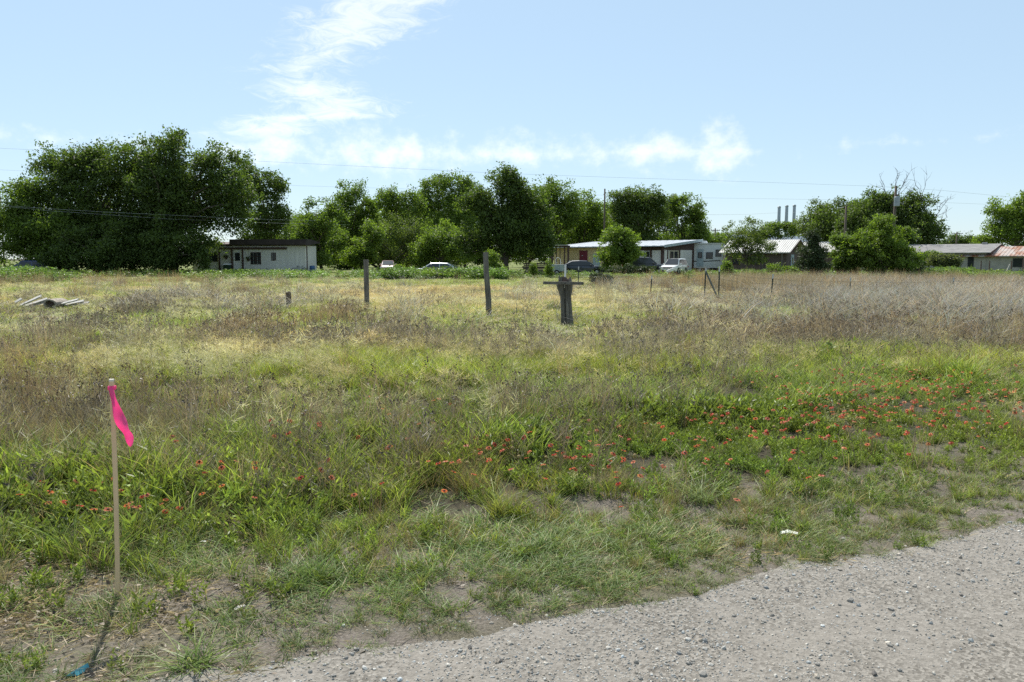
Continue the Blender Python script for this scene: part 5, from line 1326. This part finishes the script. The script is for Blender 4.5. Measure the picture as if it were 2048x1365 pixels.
o.location = (b.x, b.y, 0); tag(o, 'short brown post stub overgrown with dead weeds', 'post', 'weathered wooden posts in the field')

# weathered forked stump with a board nailed on as a cross
b = gnd(1132, 655); D5 = b.y
cr = thing('wooden_cross', 'weathered forked stump with a board nailed across as a cross', 'cross', (b.x, b.y, 0))
def s5(px): return (px - 1132) * D5 / F
zs = [-.15, 0, .25, .5, .75, .9, 1.02, 1.12]
L5 = [s5(v) for v in (1119, 1120, 1121, 1121, 1120, 1116, 1113, 1114)]; R5 = [s5(v) for v in (1148, 1147, 1145, 1143, 1141, 1143, 1143.5, 1141)]
nn = 22; vs, fs = [], []
rg = np.random.default_rng(8); ph = rg.random(6) * 6.28
for i, z in enumerate(zs):
    for j in range(nn):
        a = 2 * math.pi * j / nn
        rad = 1 + .10 * math.sin(5 * a + ph[0] + z * 1.2) + .07 * math.sin(9 * a + ph[1] - z)
        g_ = math.exp(-((a - 1.5 * math.pi + .25 + .12 * math.sin(z * 4)) / .22) ** 2)             # deep split in the face towards the road
        rad *= 1 - .85 * g_
        rad *= 1 - .5 * math.exp(-((a - 1.5 * math.pi - .55 - .1 * math.sin(z * 5)) / .14) ** 2)
        c_ = (L5[i] + R5[i]) / 2; h_ = (R5[i] - L5[i]) / 2
        zz = z + (0.10 * math.sin(3 * a + 1.0) + .05 * rg.random() if i == len(zs) - 1 else 0)
        vs.append((c_ + h_ * rad * math.cos(a), .72 * h_ * rad * math.sin(a), zz))
for i in range(len(zs) - 1):
    for j in range(nn): fs.append((i * nn + j, i * nn + (j + 1) % nn, (i + 1) * nn + (j + 1) % nn, (i + 1) * nn + j))
fs.append(tuple(range((len(zs) - 1) * nn, len(zs) * nn)))
MB().add(vs, fs).build('stump', GREYWOOD, cr)
zb = zat(566, D5)
MB().beam((s5(1085), -.19, zb + .005), (s5(1165), -.19, zb - .01), .04, .070).build('crossbar', GREYWOOD, cr, bevel=.006)
MB().beam((s5(1129), -.02, .95), (s5(1130), -.02, zat(530, D5)), .042, .042, (0, 1, 0)).build('white_stake', WHITE, cr)
MB().lathe([(.10, zb + .02), (.085, zb + .08), (.04, zb + .14)], 9, (s5(1128), -.02, 0)).build('collar', BROWN_TRIM, cr)
MB().lathe([(.0, -.245), (.02, -.24), (.02, -.232)], 8, (s5(1128), 0, zb), 'y').build('nail', DARKGREY, cr)

TP = mat('t_post_steel', (0.035, 0.05, 0.04), 0.6, 0.2, 6); TPW = mat('t_post_tip', (0.55, 0.55, 0.52), 0.6, 0.1, 6); FW = mat('fence_wire', (0.16, 0.14, 0.12), 0.6, 0.2, 4, metal=0.3)
FP = [(1156, 575, 534), (1300, 596, 552), (1408, 603, 537), (1437, 606, 533), (1541, 606, 549), (1700, 603, 556), (1905, 598, 556), (2100, 592, 553)]
FB = [gnd(x, y) for x, y, _ in FP]
wf = thing('wire_fence', 'rusty wire mesh fence on dark steel posts across the far field', 'fence', (0, 0, 0))
tops = []
for i, ((x, y, tp), g_) in enumerate(zip(FP, FB)):
    leanx = (-.03, -.06, -.04, .0, -.06, .02, .0, .0)[i]
    zt = zat(tp, g_.y); mb = MB()
    base = Vector((g_.x, g_.y, -.3)); top = Vector((g_.x - leanx, g_.y, zt)); 
    mb.beam(base, top, .05, .012, (0, 1, 0)).beam(base + Vector((0, .0205, 0)), top + Vector((0, .0205, 0)), .012, .028, (0, 1, 0))
    po = mb.build('steel_post', TP, wf); tops.append((Vector((g_.x, g_.y, 0)), top))
    MB().beam(base.lerp(top, .88) + Vector((0, -.009, 0)), top + Vector((0, -.009, .01)), .054, .004, (0, 1, 0)).build('white_tip', TPW, po)
MB().beam(tops[2][1].lerp(tops[2][0], .1) + Vector((0, -.03, 0)), tops[3][0] + Vector((0, -.03, .1)), .045, .045).build('brace', TP, wf)
def fpt(i, f, h): 
    a = tops[i][0].lerp(tops[i][1], h); c = tops[i + 1][0].lerp(tops[i + 1][1], h); p = a.lerp(c, f); return p + Vector((0, -.04, -.05 * math.sin(f * math.pi)))
for h in (.12, .3, .48, .66, .84):
    mb = MB()
    for i in range(len(FP) - 1):
        if i == 2: continue
        mb.tube([fpt(i, f, h) for f in np.linspace(0, 1, 7)], .004, 4, False)
    mb.build('line_wire', FW, wf)
mb = MB()
for i in range(len(FP) - 1):
    if i == 2: continue
    n = int((FB[i + 1] - FB[i]).length / .16)
    for q in range(1, n): mb.tube([fpt(i, q / n, .12), fpt(i, q / n, .84)], .0025, 3, False)
tag(mb.build('stay_wire', FW, wf), kind='stuff')

# board and log pile at the left
PB = gnd(105, 621); rg = random.Random(17)
boards = [((40, 618), (82, 599)), ((48, 622), (95, 606)), ((58, 625), (100, 612)), ((30, 612), (44, 604)), ((112, 617), (156, 606)), ((120, 622), (168, 612)), ((128, 625), (178, 619)), ((72, 624), (110, 616)), ((100, 626), (150, 617))]
for i, (a, c) in enumerate(boards):
    dd = PB.y - .3 + .10 * i
    o = MB().beam(Vector((0, 0, 0)), at(c[0], c[1], dd + rg.uniform(-.2, .3)) - at(a[0], a[1], dd), .13 + .06 * rg.random(), .04, (0, -.4, 1)).build('loose_board', PALEWOOD, bevel=.006)
    o.location = at(a[0], a[1], dd); o.location.z = max(.03, o.location.z) + .10
    tag(o, ('long bleached board rising highest at the left of the debris pile', 'bleached board just below the highest board of the debris pile', 'bleached board low in front left of the hollow log',
            'short board stub at the far left tip of the debris pile', 'bleached board rising right behind the hollow log', 'middle bleached board right of the hollow log', 'lowest bleached board at the right tip of the debris pile',
            'bleached board lying against the front of the hollow log', 'bleached board low in front right of the hollow log')[i], 'board', 'boards of the debris pile')
lg = thing('hollow_log', 'hollow cut log end in the middle of the board pile', 'log', (xat(104, PB.y), PB.y - .2, .10)); lg.scale = (.72, .8, .72)
mb = MB(); pr = [(.30, .0), (.31, .9), (.23, .9), (.22, .0)]
m_ = 16; vs = []
for r_, h_ in pr:
    for j in range(m_): a = 2 * math.pi * j / m_; q = 1 + .07 * math.sin(3 * a + 1); vs.append((r_ * q * math.cos(a), h_ - .1, .14 + r_ * q * math.sin(a) * .8))
fs = [(i * m_ + j, i * m_ + (j + 1) % m_, ((i + 1) % 4) * m_ + (j + 1) % m_, ((i + 1) % 4) * m_ + j) for i in range(4) for j in range(m_)]
mb.add(vs, fs).build('bark', mat('log_wood', (.36, .31, .25), .9, .35, 8, .6), lg)
mb = MB(); mb.lathe([(.0, .02), (.222, .03), (.2, .8), (.0, .81)], 14, (0, 0, .14), 'y'); hh = mb.build('rotten_core', BROWN_WALL, lg); hh.scale = (1, 1, .8); hh.location = (0, .06, .028)

for lab, a, c, dd, m2 in (('pale board leaning in the weeds before the rusty roof wing', (2010, 545), (2020, 529), 70, PALEWOOD), ('long yellowish pole leaning under the dark oak', (1840, 531), (1830, 500), 82, mat('yellow_wood', (.40, .30, .14), .8, .2, 5))):
    o = MB().beam((0, 0, -.3), at(c[0], c[1], dd) - at(a[0], a[1], dd), .09, .05, (0, 1, 0)).build('loose_board', m2); o.location = at(a[0], a[1], dd); o.location.z = max(0.1, o.location.z); tag(o, lab, 'board')
for i, (px, tp, bp) in enumerate(((1962, 522, 548), (1978, 522, 548), (2022, 522, 548), (2046, 520, 548))):
    g_ = at(px, 540, 76); o = MB().beam((0, 0, -.2), (rg.uniform(-.03, .03), 0, zat(tp, 76)), .07, .07, (0, 1, 0)).build('fence_post', BROWN_TRIM); o.location = (g_.x, 76, 0)
    tag(o, ('leftmost of four thin dark posts before the block house', 'second from left of four thin posts before the block house', 'third from left of four thin posts before the block house', 'rightmost of four thin dark posts before the block house')[i], 'post', 'thin posts before the block house')

# ------------------------------------------------------------------ survey stake with pink ribbon
b = gnd(233, 1188); z0 = gz(b.x, b.y); D6 = b.y
PINE = mat('pine_lath', (0.74, 0.53, 0.31), 0.7, 0.15, 10, 0.2, stretch=(1, 1, .1))
sk = thing('survey_stake', 'thin pine survey stake with a hot pink ribbon tied on top', 'stake', (b.x, b.y, z0), R(12))
T6 = at(222, 760, D6)
mb = MB(); n = 9; pts = []
for i in range(n):
    f = i / (n - 1); pts.append(Vector(((T6.x - b.x) * f + .006 * math.sin(f * 3.1), 0, -.15 + (T6.z - z0 + .15) * f)))
for i in range(n - 1):
    a, c = pts[i], pts[i + 1]; w_, h_ = .0095, .0080
    mb.hexa([(a.x - w_, -h_, a.z), (a.x + w_, -h_, a.z), (a.x + w_, h_, a.z), (a.x - w_, h_, a.z)], [(c.x - w_, -h_, c.z), (c.x + w_, -h_, c.z), (c.x + w_, h_, c.z), (c.x - w_, h_, c.z)])
mb.build('lath', PINE, sk)
zt = pts[-1].z; xt = pts[-1].x
MB().box(xt - .0102, xt + .0102, -.0087, .0087, zt - .008, zt + .002).build('top_end', mat('pine_end', (.72, .66, .56), .7, .08, 20), sk)
m, nt, N, L = _nodes('pink_ribbon')
out = N('ShaderNodeOutputMaterial'); p = N('ShaderNodeBsdfPrincipled'); tr_ = N('ShaderNodeBsdfTranslucent'); s = N('ShaderNodeMixShader'); s.inputs[0].default_value = .68
tc = N('ShaderNodeTexCoord'); nz_ = N('ShaderNodeTexNoise'); L(tc.outputs['Object'], nz_.inputs['Vector']); nz_.inputs['Scale'].default_value = 30
mx = N('ShaderNodeMixRGB'); L(nz_.outputs[0], mx.inputs[0]); mx.inputs[1].default_value = (.96, .15, .42, 1); mx.inputs[2].default_value = (.98, .26, .54, 1)
L(mx.outputs[0], p.inputs['Base Color']); L(mx.outputs[0], tr_.inputs[0]); p.inputs['Roughness'].default_value = .35
L(p.outputs[0], s.inputs[1]); L(tr_.outputs[0], s.inputs[2]); L(s.outputs[0], out.inputs[0])
RIB = m
path = [(222, 774), (226, 784), (231, 800), (236, 816), (242, 832), (250, 846), (258, 860), (266, 872), (269, 888)]
wd = [.016, .034, .044, .044, .056, .062, .058, .052, .036]; tw = [0, .3, .8, .1, -.7, .2, .9, -.3, .9]
vs, fs = [], []
for i, ((px, py), w_, a) in enumerate(zip(path, wd, tw)):
    q = at(px, py, D6); c = Matrix.Rotation(-R(12), 3, 'Z') @ Vector((q.x - b.x, 0, q.z - z0)); c.y += -.012 - .006 * i
    d = Vector((.85, 0, .5)).normalized(); d = Matrix.Rotation(a, 3, Vector((.4, 0, -.9)).normalized()) @ d
    mid = c + Vector((0, -.35 * w_, 0))
    vs += [c - d * w_ * .5, mid, c + d * w_ * .5]
for i in range(len(path) - 1):
    for j in range(2): fs.append((i * 3 + j, i * 3 + j + 1, i * 3 + j + 4, i * 3 + j + 3))
o = MB().add(vs, fs).build('ribbon', RIB, sk, smooth=True); md = o.modifiers.new('thick', 'SOLIDIFY'); md.thickness = .0012
sv = o.modifiers.new('smooth', 'SUBSURF'); sv.levels = sv.render_levels = 2
MB().box(xt - .017, xt + .017, -.0135, .0135, zt - .050, zt - .030).build('knot', RIB, sk, bevel=.003)

# ------------------------------------------------------------------ litter, loose stones, single tufts
b = gnd(155, 1346)
TEAL = mat('teal_plastic', (0.05, 0.24, 0.30), 0.4, 0.2, 20)
o = MB().add([(-.030, -.05, .004), (.008, -.052, .030), (.034, -.03, .008), (-.012, .05, .006), (.016, .056, .036), (.036, .05, .010), (.0, -.07, .02)],
             [(0, 1, 4, 3), (1, 2, 5, 4), (0, 6, 1), (1, 6, 2)]).build('plastic_scrap', TEAL); o.modifiers.new('thick', 'SOLIDIFY').thickness = .002
o.location = (b.x, b.y, gz(b.x, b.y) + .004); o.scale = (.72,) * 3; o.rotation_euler = (0, 0, R(-20)); tag(o, 'crumpled teal plastic scrap on bare soil near the stake', 'litter')
for i, (px, py, lab, sc_) in enumerate(((1578, 1066, 'white torn paper scrap in the verge beside the road', .055), (405, 1082, 'small white paper scrap in thin grass near the stake', .022), (480, 1215, 'pale curled dead leaf on the bare soil', .03))):
    b = gnd(px, py)
    o = MB().add([(-1, -.35, .05), (-.2, -.42, .28), (.9, -.2, .04), (-.9, .3, .10), (-.1, .36, .34), (1, .3, .12)], [(0, 1, 4, 3), (1, 2, 5, 4)]).build('paper_scrap', PALEWOOD if i == 2 else WHITE)
    o.modifiers.new('thick', 'SOLIDIFY').thickness = .03
    o.scale = (sc_,) * 3; o.location = (b.x, b.y, gz(b.x, b.y) + .008); o.rotation_euler = (0, 0, R(30 * i - 10)); tag(o, lab, 'litter')
STONE1 = mat('pale_stone', (.38, .355, .315), .9, .25, 30, .5); STONE2 = mat('dark_stone', (.17, .155, .14), .85, .25, 30, .4)
rg = np.random.default_rng(77)
smesh = []
for q in range(5):
    me = stone_shape(rg, 50 + q); me.materials.clear(); me.materials.append(STONE2 if q == 4 else STONE1); smesh.append(me)
for i in range(44):
    if i < 4: px, py, q, sz = ((1405, 1355, 0, .022), (1748, 1350, 4, .018), (1700, 1205, 1, .02), (1782, 1222, 2, .02))[i]
    else:
        while True:
            px, py = rg.uniform(520, 2040), rg.uniform(1060, 1362); b = gnd(px, py)
            if float(edge_dist(np.array([b.x]), np.array([b.y]))[0]) < .05: break
        q = int(rg.integers(0, 5)); sz = rg.uniform(.009, .016)
    b = gnd(px, py); o = link('loose_stone', smesh[q])
    o.location = (b.x, b.y, float(road_height(np.array([b.x]), np.array([b.y]))[0]) + .006 + sz * .15); o.scale = (sz,) * 3; o.rotation_euler = (0, 0, rg.random() * 6.28)
    tag(o, 'larger dark stone lying on the gravel road' if q == 4 else 'larger pale stone lying on the gravel road', 'stone', 'dark loose stones on the road' if q == 4 else 'pale loose stones on the road')
def tuft(px, py, label, n, r, h0, h1, w, c0, c1, seed, lean=.5, curve=.6):
    b = gnd(px, py); rg = np.random.default_rng(seed)
    a, _ = blades(rg, n, r, h0, h1, w, lean, curve, c0, c1, 5)
    m_ = quad_mesh('grass_tuft', a[0], a[1], TUFT, a[2]); o = link('grass_tuft', m_); o.location = (b.x, b.y, gz(b.x, b.y)); return tag(o, label, 'grass')
def tuft_mat():
    m, nt, N, L = _nodes('tuft')
    out = N('ShaderNodeOutputMaterial'); a = N('ShaderNodeAttribute'); a.attribute_name = 'col'
    p = N('ShaderNodeBsdfPrincipled'); L(a.outputs['Color'], p.inputs['Base Color']); p.inputs['Roughness'].default_value = .45
    t_ = N('ShaderNodeBsdfTranslucent'); L(a.outputs['Color'], t_.inputs[0]); s = N('ShaderNodeMixShader'); s.inputs[0].default_value = .45
    L(p.outputs[0], s.inputs[1]); L(t_.outputs[0], s.inputs[2]); L(s.outputs[0], out.inputs[0]); return m
TUFT = tuft_mat()
GC0, GC1 = (.10, .15, .03), (.26, .36, .08)
tuft(385, 1335, 'round fresh green grass tuft on bare soil by the road edge', 120, .06, .06, .15, .006, GC0, GC1, 1, .7, .8)
tuft(628, 1160, 'upright green grass tuft in the thin verge', 110, .08, .12, .24, .0045, GC0, GC1, 2, .35, .5)
tuft(1400, 1000, 'drooping pale green grass tuft at the top of the verge', 130, .10, .14, .26, .005, (.13, .17, .05), (.32, .40, .13), 3, .4, .8)
tuft(280, 1000, 'brownish grass tuft with a dark shadow behind the stake', 110, .07, .12, .26, .0045, (.14, .13, .04), (.30, .28, .10), 4, .3, .5)
tuft(1000, 1040, 'bright yellow green grass tuft below the red flowers', 120, .10, .16, .32, .0055, (.14, .17, .03), (.38, .42, .08), 5, .25, .5)

# ------------------------------------------------------------------ blanket flowers
PETAL = None
def petal_mat():
    m, nt, N, L = _nodes('petal')
    out = N('ShaderNodeOutputMaterial'); a = N('ShaderNodeAttribute'); a.attribute_name = 'col'
    p = N('ShaderNodeBsdfPrincipled'); L(a.outputs['Color'], p.inputs['Base Color']); p.inputs['Roughness'].default_value = .8; p.inputs['Specular IOR Level'].default_value = .1
    t_ = N('ShaderNodeBsdfTranslucent'); L(a.outputs['Color'], t_.inputs[0]); s = N('ShaderNodeMixShader'); s.inputs[0].default_value = .35
    L(p.outputs[0], s.inputs[1]); L(t_.outputs[0], s.inputs[2]); L(s.outputs[0], out.inputs[0]); return m
PETAL = petal_mat()
DISC = mat('flower_disc', (.10, .022, .016), .8, .3, 60); SEED = mat('seed_head', (.42, .31, .12), .8, .3, 60, .5); STEM = mat('flower_stem', (.22, .26, .09), .7, .2, 20)
HUES = [((.54, .055, .032), (.62, .32, .10)), ((.44, .030, .022), (.50, .20, .08)), ((.60, .13, .07), (.62, .40, .16)), ((.56, .075, .04), (.52, .16, .08)), ((.54, .14, .09), (.56, .32, .18)), ((.60, .11, .035), (.64, .36, .09))]
def flower_shape(seed, herb_too=False):
    rg = np.random.default_rng(seed); n = int(rg.integers(9, 14)); P = np.zeros((n, 4, 3)); a = np.arange(n) * 2 * np.pi / n + rg.normal(0, .10, n)
    c0, c1 = HUES[seed % 6]; droop = rg.uniform(-.012, .004); ln = rg.uniform(.85, 1.1)
    for i, (r_, z_) in enumerate(((.008, .004), (.016, .008), (.024, .006 + droop * .4), (.029, droop))): P[:, i] = np.stack([np.cos(a) * r_ * ln, np.sin(a) * r_ * ln, np.full(n, z_) + rg.normal(0, .0022, n)], 1)
    wd = np.tile(np.array([.006, .010, .0125, .007]), (n, 1)); side = np.stack([-np.sin(a), np.cos(a), rg.normal(0, .2, n)], 1)
    V, Fq, C = strips(P, wd, np.tile(c0, (n, 1)), np.tile(c0, (n, 1)), side)
    C = C.reshape(n, 4, 2, 3).copy(); C[:, 3] = c1; C[:, 2] = (np.array(c0) * .7 + np.array(c1) * .3)
    C = C.reshape(-1, 3)
    if herb_too:                             # with its stem and dark centre, for the far drifts
        m_ = 10; L2 = leaves(rg, rg.normal(0, .003, (m_, 3)) + np.array([0, 0, .008]), rg.normal(0, 1, (m_, 3)), .012, .010, (.10, .03, .02))
        st, _ = blades(rg, 1, .001, .25, .26, .004, 0, 0, (.12, .15, .05), (.12, .15, .05), 3, wtip=.8); st = (st[0] - np.array([0, 0, .25]), st[1], st[2])
        V, Fq, C = merge([(V, Fq, C), L2, st]); return quad_mesh('far_flower', V, Fq, herb_mat(), C)
    return quad_mesh('petals', V, Fq, PETAL, C)
def make_flower(seed, spent):
    t = bpy.data.objects.new('blanket_flower', None); COL.objects.link(t); t.empty_display_size = .05
    h = .30; lean = random.Random(seed).uniform(-.05, .05)
    MB().tube([(0, 0, -.02), (lean * .4, 0, h * .5), (lean, 0, h)], [.0020, .0017, .0015], 5, False).build('stem', STEM, t)
    if spent: MB().lathe([(.003, h - .006), (.012, h), (.0165, h + .010), (.014, h + .022), (.004, h + .028)], 9, (lean, 0, 0)).build('seed_head', SEED, t, smooth=True)
    else:
        o = link('petals', flower_shape(seed), t); o.location = (lean, 0, h); o.rotation_euler = (random.Random(seed).uniform(-.6, .6), random.Random(seed + 1).uniform(-.6, .6), 0)
        MB().lathe([(.004, h - .004), (.011, h + .004), (.011, h + .010), (.004, h + .016)], 9, (lean, 0, 0)).build('disc', DISC, t, smooth=True)
    return t
FZ = [(180, 1000, 130, 22, 10), (420, 960, 140, 30, 8), (1420, 850, 160, 45, 34), (1620, 810, 120, 30, 22), (1780, 790, 150, 40, 46), (1950, 800, 90, 45, 26), (1680, 870, 160, 30, 22), (1010, 900, 110, 35, 26), (1180, 915, 120, 30, 18), (870, 930, 140, 40, 16), (120, 985, 110, 18, 12), (310, 1000, 90, 20, 8), (540, 940, 120, 30, 14), (640, 850, 80, 30, 8), (1250, 960, 160, 30, 10), (390, 920, 90, 25, 8), (1880, 740, 120, 20, 14)]
rg = np.random.default_rng(31); protos = [make_flower(s, False) for s in range(1, 9)] + [make_flower(s, True) for s in (5, 6)]
used = set()
for zx, zy, wx, wy, n in FZ:
    for i in range(n):
        px, py = zx + rg.normal(0, wx * .85), zy + rg.normal(0, wy * .8)
        if px > 2060 or px < 0: continue
        q = int(rg.integers(0, 8)) if rg.random() < .76 else 8 + int(rg.integers(0, 2))
        hgt = rg.uniform(.12, .27) if px > 720 else rg.uniform(.19, .32) * (1.0 if py < 940 else .72)
        b = gnd(px, py, hgt)
        if q not in used: o = protos[q]; used.add(q)
        else: o = copy_tree(protos[q])
        o.location = (b.x, b.y, gz(b.x, b.y)); o.scale = (hgt / .30 * .2 + .47 + .22 * rg.random(),) * 2 + (hgt / .30,); o.rotation_euler = (0, 0, rg.random() * 6.28)
        if q < 8: tag(o, 'red blanket flower with yellow petal tips in the verge', 'flower', 'red blanket flowers in bloom')
        else: tag(o, 'round tan seed head on a thin stem among red flowers', 'flower', 'blanket flowers gone to seed')

n = 420
fx_ = np.concatenate([rg.normal(1750, 190, n // 2), rg.normal(1900, 120, n // 4), rg.normal(1250, 330, n // 4)]); fy_ = np.concatenate([rg.normal(800, 40, n // 2), rg.normal(760, 30, n // 4), rg.normal(870, 40, n // 4)])
pts = []
for px, py in zip(fx_, fy_):
    h_ = rg.uniform(.12, .24); b = gnd(px, max(py, 700), h_); pts.append((b.x, b.y, gz(b.x, b.y) + h_))
n = len(pts); b_ = 1 + rg.normal(0, .15, n); sc_ = rg.uniform(.52, .82, n)
scatter('far_blanket_flowers', pts, np.stack([rg.normal(0, .35, n), rg.normal(0, .35, n), rg.random(n) * 6.28], 1), np.stack([sc_, sc_, sc_ * .6 + .5], 1), np.stack([b_] * 3, 1), rg.integers(0, 6, n),
        [flower_shape(q, True) for q in range(6)], 'drift of tiny orange red flowers in the far green verge', 'flowers')
